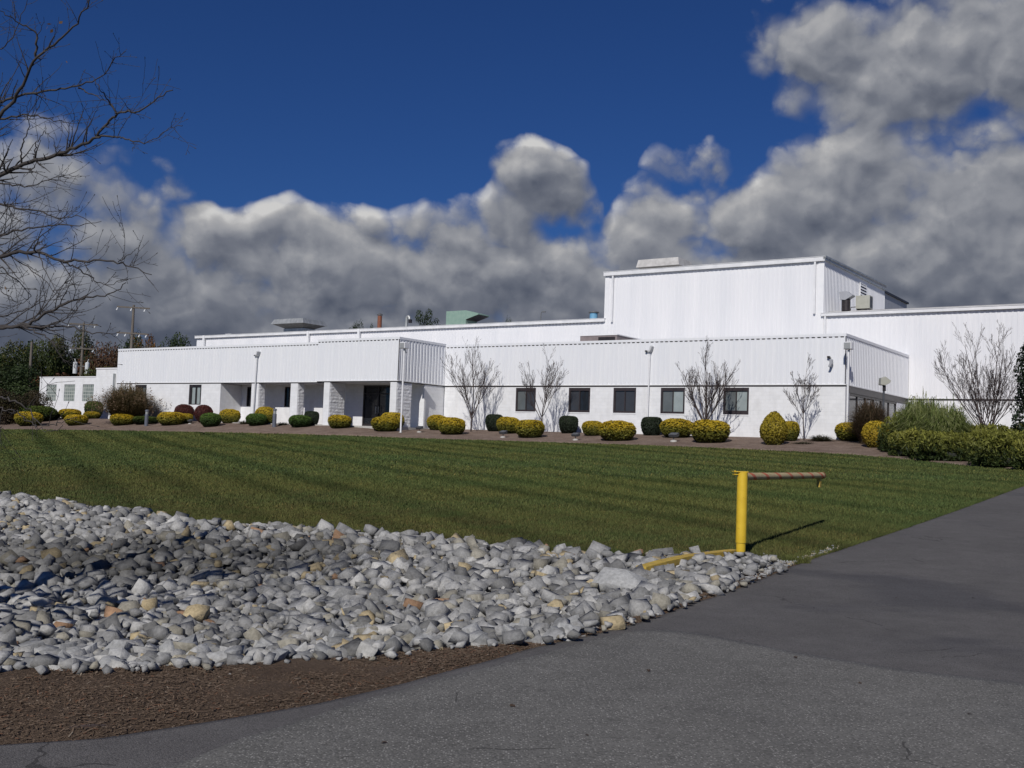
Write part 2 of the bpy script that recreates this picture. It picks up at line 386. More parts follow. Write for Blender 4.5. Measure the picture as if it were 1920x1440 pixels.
# grass ground and blades share one colour field set out on the ground
def grass_field(nt):
    p = worldv(nt); s = N(nt, 'ShaderNodeSeparateXYZ', ins={0: p})
    a = radians(-26)
    q = M_(nt, 'ADD', M_(nt, 'MULTIPLY', s.outputs[0], cos(a)), M_(nt, 'MULTIPLY', s.outputs[1], -sin(a)))
    q = M_(nt, 'ADD', q, M_(nt, 'MULTIPLY', noise(nt, p, .05, 2), 1.6))
    w = M_(nt, 'SINE', M_(nt, 'MULTIPLY', q, 2*pi/1.9)); w2 = M_(nt, 'SINE', M_(nt, 'MULTIPLY', q, 2*pi/4.9))
    w = N(nt, 'ShaderNodeMapRange', interpolation_type='SMOOTHSTEP', ins={0: M_(nt, 'ADD', M_(nt, 'ADD', w, M_(nt, 'MULTIPLY', w2, .45)), M_(nt, 'MULTIPLY', noise(nt, p, .6, 4), .8)), 1: -1.2, 2: .9}).outputs[0]
    c = mixc(nt, w, (.040, .054, .015), (.094, .105, .031))
    n = noise(nt, p, .16, 5, .6)
    c = mixc(nt, N(nt, 'ShaderNodeMapRange', ins={0: n, 1: .42, 2: .68}).outputs[0], c, (.062, .092, .029))
    n2 = noise(nt, p, 1.6, 6, .65)
    # dry, thin turf towards the stones and the road
    u, v = -UD, VD
    vv = M_(nt, 'ADD', M_(nt, 'MULTIPLY', M_(nt, 'SUBTRACT', s.outputs[0], float(ORG[0])), float(VD[0])), M_(nt, 'MULTIPLY', M_(nt, 'SUBTRACT', s.outputs[1], float(ORG[1])), float(VD[1])))
    dry = N(nt, 'ShaderNodeMapRange', interpolation_type='SMOOTHSTEP', ins={0: vv, 1: -29.0, 2: -41.5}).outputs[0]
    df = M_(nt, 'MULTIPLY', dry, N(nt, 'ShaderNodeMapRange', ins={0: n2, 1: .35, 2: .65}).outputs[0], clamp=True)
    c = mixc(nt, M_(nt, 'MULTIPLY', df, .62), c, (.078, .062, .026))
    f = noise(nt, p, 30, 4, .7)
    c = mixc(nt, 1.0, c, ramp(nt, f, [(.3, (.62, .62, .62)), (.7, (1.32, 1.32, 1.32))]), 'MULTIPLY')
    return c
m, nt, b = mat('lawn_turf', None, .95, spec=.1); p = worldv(nt)
far = M_(nt, 'GREATER_THAN', N(nt, 'ShaderNodeSeparateXYZ', ins={0: p}).outputs[1], 130)
setc(nt, b, mixc(nt, far, grass_field(nt), (.05, .06, .025)))
bump(nt, b, noise(nt, p, 45, 4, .7), .8, .03); M['turf'] = m
m, nt, b = mat('grass_blades', None, .8, spec=.15)
at = N(nt, 'ShaderNodeAttribute', attribute_name='tint').outputs['Color']
setc(nt, b, mixc(nt, 1.0, grass_field(nt), at, 'MULTIPLY')); M['blades'] = m
# mulch
def mulch(name, dark, light, sc=22):
    m, nt, b = mat(name, None, .95, spec=.1); p = worldv(nt)
    q = VM(nt, 'MULTIPLY', p, (1, 1, 1)).outputs[0]
    n = noise(nt, q, sc, 6, .7, 1.0); n2 = noise(nt, p, 1.3, 4)
    c = ramp(nt, n, [(.3, dark), (.5, tuple((a+c)/2 for a, c in zip(dark, light))), (.72, light)])
    c = mixc(nt, 1.0, c, ramp(nt, n2, [(.3, (.75, .72, .7)), (.7, (1.15, 1.15, 1.15))]), 'MULTIPLY')
    setc(nt, b, c); bump(nt, b, n, 1.0, .04); return m
M['mulch'] = mulch('shredded_bark_mulch', (.074, .054, .039), (.21, .152, .110), 40)
M['bed'] = mulch('planting_bed_mulch', (.135, .098, .078), (.265, .205, .170), 9)
M['silt'] = mulch('wet_silt', (.018, .016, .014), (.06, .055, .045), 9)
m, nt, b = mat('bark_chips', None, .9, spec=.1)
at = N(nt, 'ShaderNodeAttribute', attribute_name='tint').outputs['Color']; setc(nt, b, at); M['chips'] = m
# stone
def stone(name, kind):
    m, nt, b = mat(name, None, .85, spec=.25); p = worldv(nt); o = objv(nt)
    if kind == 'tint':
        t = N(nt, 'ShaderNodeAttribute', attribute_name='tint').outputs['Color']; pv = p
    else:
        r = N(nt, 'ShaderNodeObjectInfo').outputs['Random']; pv = p
        if kind == 'grey': t = ramp(nt, r, [(0, (.21, .212, .212)), (.3, (.285, .290, .292)), (.6, (.355, .358, .355)), (.85, (.43, .43, .42)), (1, (.31, .298, .265))])
        if kind == 'tan': t = ramp(nt, r, [(0, (.33, .285, .20)), (.5, (.39, .355, .27)), (1, (.32, .295, .24))])
        if kind == 'rust': t = ramp(nt, r, [(0, (.30, .17, .10)), (1, (.36, .24, .15))])
    n = noise(nt, pv, 7, 8, .65); n3 = noise(nt, pv, 28, 5, .7)
    c = mixc(nt, 1.0, t, ramp(nt, n, [(.25, (.68, .67, .65)), (.5, (1, 1, 1)), (.75, (1.22, 1.21, 1.19))]), 'MULTIPLY')
    c = mixc(nt, .5, c, mixc(nt, 1.0, c, ramp(nt, n3, [(.3, (.6, .6, .6)), (.7, (1.3, 1.3, 1.3))]), 'MULTIPLY'))
    # silt and water stain at the foot of the basin, a patch fixed to the ground
    s = N(nt, 'ShaderNodeSeparateXYZ', ins={0: p})
    a, bb = WET
    ex = M_(nt, 'DIVIDE', M_(nt, 'SUBTRACT', s.outputs[0], a[0]), bb[0]); ey = M_(nt, 'DIVIDE', M_(nt, 'SUBTRACT', s.outputs[1], a[1]), bb[1])
    rr = M_(nt, 'ADD', M_(nt, 'MULTIPLY', ex, ex), M_(nt, 'MULTIPLY', ey, ey))
    rr = M_(nt, 'ADD', rr, M_(nt, 'MULTIPLY', M_(nt, 'SUBTRACT', noise(nt, p, .8, 4, .6), .5), 1.6))
    wet = N(nt, 'ShaderNodeMapRange', interpolation_type='SMOOTHSTEP', ins={0: rr, 1: 1.25, 2: .25}).outputs[0]
    c = mixc(nt, M_(nt, 'MULTIPLY', wet, .72), c, mixc(nt, 1.0, c, (.20, .20, .20), 'MULTIPLY'))
    setc(nt, b, c); bump(nt, b, M_(nt, 'ADD', n, M_(nt, 'MULTIPLY', n3, .5)), .6, .02)
    return m
_w = hit(150, 1062, H); WET = ((float(_w[0])+.3, float(_w[1])), (4.8, 1.9))
for k in ('grey', 'tan', 'rust', 'tint'): M['stone_'+k] = stone(k+'_limestone', k)
# plants: colour comes with each mesh
def leafm(name, rough=.6, mulc=1., trans=.25):
    m, nt, b = mat(name, None, rough, spec=.25)
    at = N(nt, 'ShaderNodeAttribute', attribute_name='tint').outputs['Color']
    r = N(nt, 'ShaderNodeObjectInfo').outputs['Random']
    c = mixc(nt, 1.0, at, ramp(nt, r, [(0, (.82*mulc, .85*mulc, .85*mulc)), (1, (1.15*mulc, 1.12*mulc, 1.1*mulc))]), 'MULTIPLY')
    setc(nt, b, c)
    tr = N(nt, 'ShaderNodeBsdfTranslucent', ins={0: c}); mx = N(nt, 'ShaderNodeMixShader', ins={0: trans, 1: b.outputs[0], 2: tr.outputs[0]})
    nt.links.new(mx.outputs[0], nt.nodes['Material Output'].inputs[0]); return m
M['leaf'] = leafm('foliage')
M['bark'] = simple('grey_brown_bark', (.036, .026, .026), (.078, .058, .054), 14, .9, stretch=(1, 1, .3))
M['bark_dark'] = simple('dark_bark', (.030, .026, .026), (.062, .054, .050), 14, .9, stretch=(1, 1, .3))
m, nt, b = mat('yellow_gate_paint', None, .42); o = objv(nt)
n = noise(nt, o, 5, 6, .6); n2 = noise(nt, o, 22, 5, .7)
c = ramp(nt, n, [(.3, (.60, .40, .025)), (.7, (.72, .50, .04))]); c = mixc(nt, M_(nt, 'MULTIPLY', M_(nt, 'SUBTRACT', n2, .62, clamp=True), 5, clamp=True), c, (.20, .10, .035))
setc(nt, b, c); bump(nt, b, n2, .15, .004); M['yellow'] = m
M['yellow_old'] = simple('weathered_yellow_paint', (.36, .25, .05), (.55, .38, .06), 9, .7, bmp=.2)
m, nt, b = mat('banded_arm_paint', None, .5); o = objv(nt); s = N(nt, 'ShaderNodeSeparateXYZ', ins={0: o})
ang = M_(nt, 'DIVIDE', M_(nt, 'ARCTAN2', s.outputs[2], s.outputs[1]), 2*pi)
fr = M_(nt, 'FRACT', M_(nt, 'SUBTRACT', M_(nt, 'DIVIDE', s.outputs[0], .66), ang))
f = M_(nt, 'LESS_THAN', fr, .23)
n = noise(nt, o, 12, 5)
c = mixc(nt, f, ramp(nt, n, [(.3, (.40, .31, .15)), (.7, (.52, .41, .21))]), ramp(nt, n, [(.3, (.42, .075, .03)), (.7, (.55, .12, .04))]))
setc(nt, b, c); M['banded'] = m
# ------------------------------------------------------------------ ground sheets
EDGE_PX = [(1920, 912), (1860, 934), (1800, 956), (1700, 991), (1600, 1024), (1500, 1057), (1400, 1098), (1300, 1133), (1200, 1169), (1100, 1195), (1000, 1217), (800, 1273), (600, 1322), (400, 1356), (200, 1387), (0, 1402)]
EDGE = np.array([hit(*q, lo=2.)[:2] for q in EDGE_PX])
EDGE = np.vstack([[44, 68], [30, 50.5], [20, 37.2], EDGE, [-4.5, 4.75], [-10, 3.6], [-30, 0.5], [-60, -3]])
_ey, _ex = EDGE[::-1, 1], EDGE[::-1, 0]
def x_edge(y): return np.interp(y, _ey, _ex)
def y_edge(x): return np.interp(x, _ex, _ey)
BED_PX = [(0, 805), (100, 806), (200, 807), (400, 810.5), (600, 815.5), (750, 821), (900, 825.5), (1000, 829), (1200, 835), (1400, 842.5), (1500, 847), (1600, 852.5), (1700, 861), (1800, 872), (1920, 881)]
_b = np.array([uv_of(*hit(*q)[:2]) for q in BED_PX])[::-1]
_b = np.vstack([[-60, -60], [-24, -26.5], [-16, -19], _b, [66, -16.5], [90, -22]])
def v_bed(u): return np.interp(u, _b[:, 0], _b[:, 1])
def spaced(a, b, fine, mid, near0, near1, far):
    xs = list(np.arange(near0, near1+1e-6, fine))
    x = near0; s = fine
    while x > a: s = min(s*mid, far); x -= s; xs.append(x)
    x = near1; s = fine
    while x < b: s = min(s*mid, far); x += s; xs.append(x)
    return np.array(sorted(xs))
def grid_mesh(name, X, Y, Z, m, smooth=True):
    r, c = X.shape; V = np.stack([X, Y, Z], -1).reshape(-1, 3)
    i = (np.arange(r-1)[:, None]*c+np.arange(c-1)[None]).ravel()
    return fast_mesh(name, V, np.stack([i, i+1, i+c+1, i+c], 1), m, smooth=smooth)
xs = spaced(-2500, 2500, .25, 1.06, -20, 10, 200); ys = spaced(-600, 4000, .25, 1.06, 3, 34, 200)
X, Y = np.meshgrid(xs, ys); Z = H(X, Y)
inb = (X < 4.3) & (Y > y_near(X)+.15) & (Y < y_far(X)-.25) & (X > -40)
rd = (X > x_edge(Y)+.25); U_, V_ = uv_of(X, Y)
ml = (Y < y_near(X)+.3) & (Y > y_edge(X)-.3) & (X < 4) & (X > -45)
bd = (V_ > v_bed(U_)+.5) & (V_ < 12) & (U_ > -40) & (U_ < 78)
Z = Z-.10*(inb | rd | ml | bd)
tag(grid_mesh('ground', X, Y, Z, M['turf']), kind='structure')
# newer asphalt of the drive, with a broken edge and a real thickness
yr = spaced(-40, 66, .22, 1.08, 4, 26, 1.5); fr = np.concatenate([[0, .0001], np.linspace(0, 1, 40)[1:]**1.8])
YY = np.repeat(yr[:, None], len(fr), 1); xe = x_edge(yr)+.04*np.array([mnoise.noise(Vector((y*2.1, 0, 0))) for y in yr])
XX = xe[:, None]+fr[None]*(60-xe[:, None]); ZZ = H0(XX, YY)+.012; ZZ[:, 0] -= .12
tag(grid_mesh('driveway', XX, YY, ZZ, M['new_asphalt']), kind='structure')
SEAM_PX = [(330, 1440), (450, 1391), (700, 1311), (850, 1270), (1000, 1233), (1110, 1203), (1180, 1187), (1240, 1183), (1320, 1192), (1500, 1228), (1700, 1260), (1920, 1284), (2200, 1305)]
S_ = np.array([hit(*q, lo=2.)[:2] for q in SEAM_PX]); S_ = np.vstack([[-40, -4.5], [-10, 1.9], [-4, 3.9], S_, [14, 6.2], [60, 3]])
xr = spaced(-40, 58, .04, 1.1, -3, 6, 2.0)
tt = np.concatenate([[0, .0002], np.linspace(0, 1, 30)[1:]**1.6])
ysm = np.interp(xr, S_[:, 0], S_[:, 1])+.015*np.array([mnoise.noise(Vector((x*17, 6, 0))) for x in xr])+.03*np.array([mnoise.noise(Vector((x*4, 3, 0))) for x in xr])
XX = np.repeat(xr[:, None], len(tt), 1); YY = ysm[:, None]-tt[None]*(ysm[:, None]+38); ZZ = H0(XX, YY)+.0165; ZZ[:, 0] -= .006
tag(grid_mesh('road', XX[:, ::-1], YY[:, ::-1], ZZ[:, ::-1], M['old_asphalt']), kind='structure')
# bark mulch between the stones and the drive
xr = np.linspace(-44, 4.2, 480); tt = np.linspace(0, 1, 24)
y0 = np.array([y_edge(x) for x in xr])-.06+.05*np.array([mnoise.noise(Vector((x*3, 9, 0))) for x in xr]); y1 = y_near(xr)+.5
XX = np.repeat(xr[:, None], 24, 1); YY = y0[:, None]+tt[None]*(y1-y0)[:, None]
nz = np.array([mnoise.fractal(Vector((a*1.7, b_*1.7, 0)), 1, 2, 4) for a, b_ in zip(XX.ravel(), YY.ravel())]).reshape(XX.shape)
ZZ = H(XX, YY)+(.028+.022*nz)*sstep(0, .35, YY-y0[:, None]-.0)+.004
tag(grid_mesh('mulch', XX, YY, ZZ, M['mulch']), kind='structure')
# floor of the stone basin
xr = np.linspace(-40, 4.2, 330); tt = np.linspace(0, 1, 50)
y0 = y_near(xr); y1 = y_far(xr)+.12
XX = np.repeat(xr[:, None], 50, 1); YY = y0[:, None]+tt[None]*(y1-y0)[:, None]; ZZ = H(XX, YY)-.03
tag(grid_mesh('basin_floor', XX, YY, ZZ, M['silt']), kind='structure')
# planting bed along the building
ur = np.linspace(-40, 78, 420); tt = np.linspace(0, 1, 60)**1.4
v0 = v_bed(ur)+.05*np.array([mnoise.noise(Vector((x*2, 5, 0))) for x in ur])
VV = v0[:, None]+tt[None]*(12.6-v0)[:, None]; UU = np.repeat(ur[:, None], 60, 1)
XX = ORG[0]+UU*UD[0]+VV*VD[0]; YY = ORG[1]+UU*UD[1]+VV*VD[1]; ZZ = H0(XX, YY)+.05; ZZ[:, 0] -= .06
tag(grid_mesh('planting_bed', XX[:, ::-1], YY[:, ::-1], ZZ[:, ::-1], M['bed']), kind='structure')
# ------------------------------------------------------------------ the plant building; local axes X = -u, Y = v, Z up
BR = atan2(-UD[1], -UD[0])
BLD = empty('factory_building', ORG, BR)
tag(BLD, 'long low white factory with corrugated metal bands over painted block and a tall windowless hall', 'factory')
def lb(mb, u0, u1, v0, v1, z0, z1): return mb.box(-u0, -u1, v0, v1, z0, z1)
def part(name, m, parent, boxes, bevel=0):
    mb = MB()
    for b_ in boxes: lb(mb, *b_)
    return mb.build(name, m, parent, bevel=bevel)
PER = .305; PROF_F = [(0, 0), (.110, 0), (.122, .020), (.285, .020), (.297, 0)]; PROF = [(0, 0), (.150, 0), (.185, .036), (.262, .036), (.297, 0)]
def ribbed(name, m, parent, axis, a, b_, c, z0, z1, out, rows=1):
    """corrugated sheet: runs from a to b along u (axis 'u') or v; c is the plane; out = -1/+1 direction the outer face looks (in v or in -u sense)"""
    pts = []; x = a
    while x < b_:
        for px_, d_ in (PROF_F if axis == 'u' else PROF):
            if x+px_ <= b_: pts.append((x+px_, d_))
        x += PER
    pts.append((b_, 0)); V = []; F = []
    zs = np.linspace(z0, z1, rows+1)
    for z in zs:
        for s_, d_ in pts:
            if axis == 'u': V.append((-s_, c-out*d_, z))
            else: V.append((-(c-out*d_), s_, z))
    n = len(pts)
    for r_ in range(rows):
        for i in range(n-1): F.append((r_*n+i, r_*n+i+1, r_*n+n+i+1, r_*n+n+i))
    me = bpy.data.meshes.new(name); me.from_pydata(V, [], F); me.update(); me.materials.append(m)
    o = bpy.data.objects.new(name, me); COL.objects.link(o); o.parent = parent; return o
def wall_open(mb, u0, u1, z0, z1, v0, v1, ops):
    """ops: (u0,u1,z0,z1) openings sorted by u"""
    cur = u0
    for (a, b_, c, d_) in sorted(ops):
        if a > cur: lb(mb, cur, a, v0, v1, z0, z1)
        if c > z0: lb(mb, a, b_, v0, v1, z0, c)
        if d_ < z1: lb(mb, a, b_, v0, v1, d_, z1)
        cur = b_
    if cur < u1: lb(mb, cur, u1, v0, v1, z0, z1)
FB = -.5           # walls go a little into the ground
# --- office wing, right stretch
WIN = [(5.24, 6.73), (9.05, 10.56), (12.15, 13.65), (15.23, 16.74), (19.12, 20.62)]
mb = MB(); wall_open(mb, .0, 26.3, FB, 2.72, .04, .30, [(a, b_, 1.19, 2.67) for a, b_ in WIN]); mb.build('block_wall', M['block'], BLD)
for i, (a, b_) in enumerate(WIN):
    z0, z1 = 1.19, 2.67
    f = part('window', M['brown_frame'], BLD, [(a, a+.11, .06, .2, z0, z1), (b_-.11, b_, .06, .2, z0, z1), (a+.11, b_-.11, .06, .2, z1-.18, z1), (a+.11, b_-.11, .06, .2, z0, z0+(.22 if i == 0 else .12)),
                                               ((a+b_)/2-.03, (a+b_)/2+.03, .075, .19, z0+.12, z1-.18)])
    zz = z0+(.22 if i == 0 else .12); mid = (a+b_)/2
    lm, rm = [('pane_mid', 'pane_pale'), ('pane_mid', 'pane_pale'), ('pane_smoke', 'pane_smoke'), ('pane_smoke', 'pane_dark'), ('pane_mid', 'pane_smoke')][i]
    part('pane', M[rm], f, [(a+.11, mid-.03, .13, .15, zz, z1-.18)])
    part('pane', M[lm], f, [(mid+.03, b_-.11, .13, .15, zz, z1-.18)])
    part('sill', M['trim'], f, [(a-.01, b_+.01, .015, .2, z0-.06, z0-.003)])
ribbed('metal_fascia', M['metal'], BLD, 'u', .0, 26.3, .0, 2.86, 5.36, -1)
part('trim_strip', M['dark_trim'], BLD, [(.04, 26.28, .03, .1, 2.722, 2.80)])
part('flashing', M['trim'], BLD, [(-.01, 26.28, -.012, .1, 2.803, 2.858)])
part('coping', M['metal'], BLD, [(-.02, 26.28, -.012, .35, 5.34, 5.49)])
part('rib_shade_strip', M['dark_trim'], BLD, [(.03, 26.28, .010, .012, 5.285, 5.339), (33.36, 55.8, -3.99, -3.988, 5.285, 5.339), (26.34, 33.3, -4.69, -4.688, 5.355, 5.409)])  # dark backing strip; its colour stands for shade in the rib ends under coping
# right end of the wing
ribbed('metal_fascia', M['metal'], BLD, 'v', .0, 12.66, .0, 2.86, 5.36, -1)
part('coping', M['metal'], BLD, [(-.02, .33, .353, 12.66, 5.34, 5.49)])
part('corner_post', M['dark_trim'], BLD, [(-.004, .03, -.004, .035, 2.86, 5.338)])
part('trim_strip', M['dark_trim'], BLD, [(.02, .12, .103, 12.66, 2.45, 2.80)])
part('flashing', M['trim'], BLD, [(-.012, .1, .103, 12.66, 2.803, 2.858)])
mb = MB()
lb(mb, .04, .3, .302, .9, FB, 2.44); lb(mb, .04, .3, .9, 12.66, FB, 1.0); lb(mb, .04, .3, 10.2, 12.66, 1.0, 2.44); mb.build('block_wall', M['block_split'], BLD)
for a, b_ in ((.9, 4.0), (4.0, 7.1), (7.1, 10.2)):
    f = part('window', M['dark_trim'], BLD, [(.06, .2, a, a+.09, 1.0, 2.44), (.06, .2, b_-.09, b_, 1.0, 2.44), (.06, .2, a+.09, b_-.09, 2.33, 2.44), (.06, .2, a+.09, b_-.09, 1.0, 1.1), (.07, .19, (a+b_)/2-.04, (a+b_)/2+.04, 1.1, 2.33)])
    part('pane', M['pane_dark'], f, [(.12, .14, a+.09, (a+b_)/2-.04, 1.1, 2.33)]); part('pane', M['pane_mid'], f, [(.12, .14, (a+b_)/2+.04, b_-.09, 1.1, 2.33)])
# --- entrance stretch, stands further out
ribbed('metal_fascia', M['metal'], BLD, 'u', 26.3, 33.3, -4.7, 2.86, 5.43, -1)
ribbed('metal_fascia', M['metal'], BLD, 'v', -4.7, -.013, 26.3, 2.86, 5.43, -1)
part('corner_post', M['dark_trim'], BLD, [(26.296, 26.33, -4.704, -4.665, 2.86, 5.41)])
part('coping', M['metal'], BLD, [(26.28, 33.34, -4.712, -4.35, 5.41, 5.56), (26.28, 26.63, -4.347, .0, 5.41, 5.56)])
part('flashing', M['trim'], BLD, [(26.285, 33.31, -4.713, -4.6, 2.803, 2.858), (26.285, 26.4, -4.597, -.02, 2.803, 2.858)])
part('trim_strip', M['dark_trim'], BLD, [(26.32, 33.3, -4.67, -4.6, 2.74, 2.80), (26.32, 26.4, -4.597, .0, 2.74, 2.80)])
part('soffit', M['soffit'], BLD, [(26.42, 33.3, -4.59, -2.0, 2.76, 2.86)])
part('porch_floor', M['concrete'], BLD, [(26.0, 43.6, -4.9, -2.0, -.35, -.05)])
# --- left stretch
ribbed('metal_fascia', M['metal'], BLD, 'u', 33.3, 55.85, -4.0, 2.85, 5.36, -1)
ribbed('metal_fascia', M['metal'], BLD, 'v', -4.0, 12.6, 55.85, 2.85, 5.36, 1)
part('coping', M['metal'], BLD, [(33.35, 55.87, -4.012, -3.65, 5.34, 5.49), (55.52, 55.87, -3.647, 12.6, 5.34, 5.49)])
part('flashing', M['trim'], BLD, [(33.32, 55.86, -4.012, -3.9, 2.795, 2.848)])
part('trim_strip', M['dark_trim'], BLD, [(33.32, 55.84, -3.97, -3.9, 2.73, 2.792)])
part('soffit', M['soffit'], BLD, [(33.32, 43.6, -3.89, -2.0, 2.76, 2.85)])
mb = MB(); LW = [(45.72, 47.1, 1.19, 2.67), (52.1, 53.5, 1.19, 2.67)]
wall_open(mb, 43.62, 55.83, FB, 2.726, -3.96, -3.7, LW); lb(mb, 43.62, 43.88, -3.698, -1.76, FB, 2.726); lb(mb, 55.57, 55.83, -3.698, 12.6, FB, 2.84); mb.build('block_wall', M['block'], BLD)
for i, (a, b_, z0, z1) in enumerate(LW):
    f = part('window', M['dark_trim'], BLD, [(a, a+.16, -3.93, -3.8, z0, z1), (b_-.26, b_, -3.93, -3.8, z0, z1), (a+.16, b_-.26, -3.93, -3.8, z1-.17, z1), (a+.16, b_-.26, -3.93, -3.8, z0, z0+.06), ((a+b_)/2-.13, (a+b_)/2+.02, -3.92, -3.81, z0+.06, z1-.17)])
    part('pane', M['pane_pale' if i == 0 else 'pane_mid'], f, [(a+.16, (a+b_)/2-.13, -3.86, -3.84, z0+.06, z1-.17)]); part('pane', M['pane_pale' if i == 0 else 'pane_dark'], f, [((a+b_)/2+.02, b_-.26, -3.86, -3.84, z0+.06, z1-.17)])
# porch back wall with its windows and door
mb = MB(); PW_ = [(28.95, 31.61, -.05, 2.72), (38.44, 39.13, 1.19, 2.62), (42.55, 43.05, 1.19, 2.62), (37.4, 37.41, 1.19, 1.2)]
wall_open(mb, 26.6, 43.62, FB, 2.755, -2.0, -1.75, PW_[:3]); lb(mb, 26.34, 26.6, -2.0, .03, FB, 2.735); mb.build('porch_wall', M['block'], BLD)
for a, b_, z0, z1 in PW_[1:3]:
    f = part('window', M['dark_trim'], BLD, [(a, a+.05, -1.96, -1.8, z0, z1), (b_-.05, b_, -1.96, -1.8, z0, z1), (a+.05, b_-.05, -1.96, -1.8, z1-.06, z1), (a+.05, b_-.05, -1.96, -1.8, z0, z0+.06)])
    part('pane', M['pane_dark'], f, [(a+.05, b_-.05, -1.88, -1.86, z0+.06, z1-.06)])
a, b_ = 28.95, 31.61
dr = part('entrance_door', M['dark_trim'], BLD, [(a, a+.09, -1.98, -1.8, -.05, 2.72), (b_-.09, b_, -1.98, -1.8, -.05, 2.72), (a+.09, b_-.09, -1.98, -1.8, 2.60, 2.72), (a+.09, b_-.09, -1.97, -1.81, 2.12, 2.2),
    (a+1.28, a+1.38, -1.975, -1.805, -.05, 2.6), (a+.09, a+1.28, -1.97, -1.81, -.05, .15), (a+1.38, b_-.09, -1.97, -1.81, -.05, .15)])
part('pane', M['pane_dark'], dr, [(a+.09, a+1.28, -1.9, -1.88, .15, 2.12)]); part('pane', M['pane_dark'], dr, [(a+1.38, b_-.09, -1.9, -1.88, .15, 2.12)])
part('pane', M['pane_dark'], dr, [(a+.09, a+1.28, -1.9, -1.88, 2.2, 2.6), (a+1.38, b_-.09, -1.9, -1.88, 2.2, 2.6)])
part('handle', M['galv'], dr, [(a+1.20, a+1.23, -2.06, -2.03, .85, 1.3), (a+1.20, a+1.23, -2.03, -1.97, .88, .91), (a+1.20, a+1.23, -2.03, -1.97, 1.24, 1.27), (a+1.43, a+1.46, -2.06, -2.03, .85, 1.3), (a+1.43, a+1.46, -2.03, -1.97, .88, .91), (a+1.43, a+1.46, -2.03, -1.97, 1.24, 1.27)])
# piers with split-face flanks
rng = np.random.default_rng(5)
def pier(u0, u1, v0, v1, z1):
    """smooth painted front, broken stone-like flanks displaced for real"""
    core = part('pier', M['block'], BLD, [(u0+.03, u1-.03, v0, v1, FB, z1)])
    for side, x in ((-1, u0), (1, u1)):
        nv = int((v1-v0)/.07); nz = int((z1-FB)/.07); V = []; F = []
        for j in range(nz+1):
            for i in range(nv+1):
                edge = i in (0, nv) or j in (0, nz)
                d_ = -.012 if edge else .014+.018*mnoise.fractal(Vector((i*.33+x*7, j*.33, 0)), .8, 2, 4)
                if j % 3 == 0 and not edge: d_ *= .4
                V.append((-(x+side*d_)+side*0, v0+.01+(v1-v0-.02)*i/nv, FB+(z1-FB)*j/nz))
        for j in range(nz):
            for i in range(nv): a_ = j*(nv+1)+i; F.append((a_, a_+1, a_+nv+2, a_+nv+1))
        mb2 = MB().add(V, F); mb2.build('split_face', M['block_split'], core, fix=False)
for a_, b2, c_, d_ in ((26.37, 26.95, -4.66, -3.2), (32.1, 32.68, -4.66, -3.2), (35.75, 36.5, -3.96, -3.35), (39.6, 40.4, -3.96, -3.35)): pier(a_, b2, c_, d_, 2.735)
part('office_roof', M['roofing'], BLD, [(.34, 55.5, .36, 12.65, 5.0, 5.15), (33.36, 55.5, -3.64, .35, 5.0, 5.14), (26.65, 33.34, -4.34, .35, 5.02, 5.16)])
# --- halls behind; all fronts on v = 12.7
def hall(name, u0, u1, v1, ztop, m, gut_drop=.26, z0=2.6, sides=(True, True)):
    """front sheet plus sides; gutter hung clear of the ribs"""
    o = ribbed(name, m, BLD, 'u', u0, u1, 12.7, z0, ztop-.10, -1)
    if sides[0]: ribbed('side_cladding', m, o, 'v', 12.7, v1, u0, z0, ztop-.12, -1)
    if sides[1]: ribbed('side_cladding', m, o, 'v', 12.7, v1, u1, z0, ztop-.12, 1)
    g_ = MB(); lb(g_, u0-.1, u1+.1, 12.50, 12.66, ztop-gut_drop, ztop-.03); lb(g_, u0-.13, u1+.13, 12.47, 12.70, ztop-.028, ztop); g_.build('gutter', M['gutter'], o)
    return o
tall = hall('tall_hall', 5.4, 21.6, 27.0, 12.02, M['metal_rear'], .30, 5.0)
mb = MB(); mb.prism([(12.72, 11.98), (27.0, 12.2), (27.0, 11.85), (12.72, 11.85)], 0, -5.28, -21.7); mb.build('roof', M['roofing'], tall)
mb = MB(); lb(mb, 5.27, 5.39, 12.5, 27.02, 11.80, 11.93)
mb.prism([(12.5, 11.93), (27.02, 12.14), (27.02, 12.24), (12.5, 12.05)], 0, -5.22, -5.40); mb.build('rake_trim', M['galv'], tall)
part('corner_trim', M['trim'], tall, [(5.37, 5.75, 12.665, 12.75, 5.0, 11.70)]); part('corner_trim', M['trim'], tall, [(21.3, 21.64, 12.665, 12.75, 5.0, 11.70)])
for u_ in (20.95, 5.95):
    mb = MB(); lb(mb, u_-.06, u_+.06, 12.53, 12.65, 8.3 if u_ > 10 else 8.3, 11.72); mb.build('downspout', M['gutter'], tall)
# louvre in the end wall
lv = part('louvre', M['trim'], tall, [(5.33, 5.385, 20.5, 20.58, 9.85, 11.5), (5.33, 5.385, 22.0, 22.08, 9.85, 11.5), (5.33, 5.385, 20.58, 22.0, 11.42, 11.5), (5.33, 5.385, 20.58, 22.0, 9.85, 9.93)])
part('opening', M['dark_trim'], lv, [(5.36, 5.38, 20.58, 22.0, 9.93, 11.42)])
mb = MB()
for k in range(7):
    z = 9.98+k*.21; mb.prism([(-5.31, z), (-5.355, z+.13), (-5.345, z+.14), (-5.30, z+.01)], 1, 20.58, 22.0)
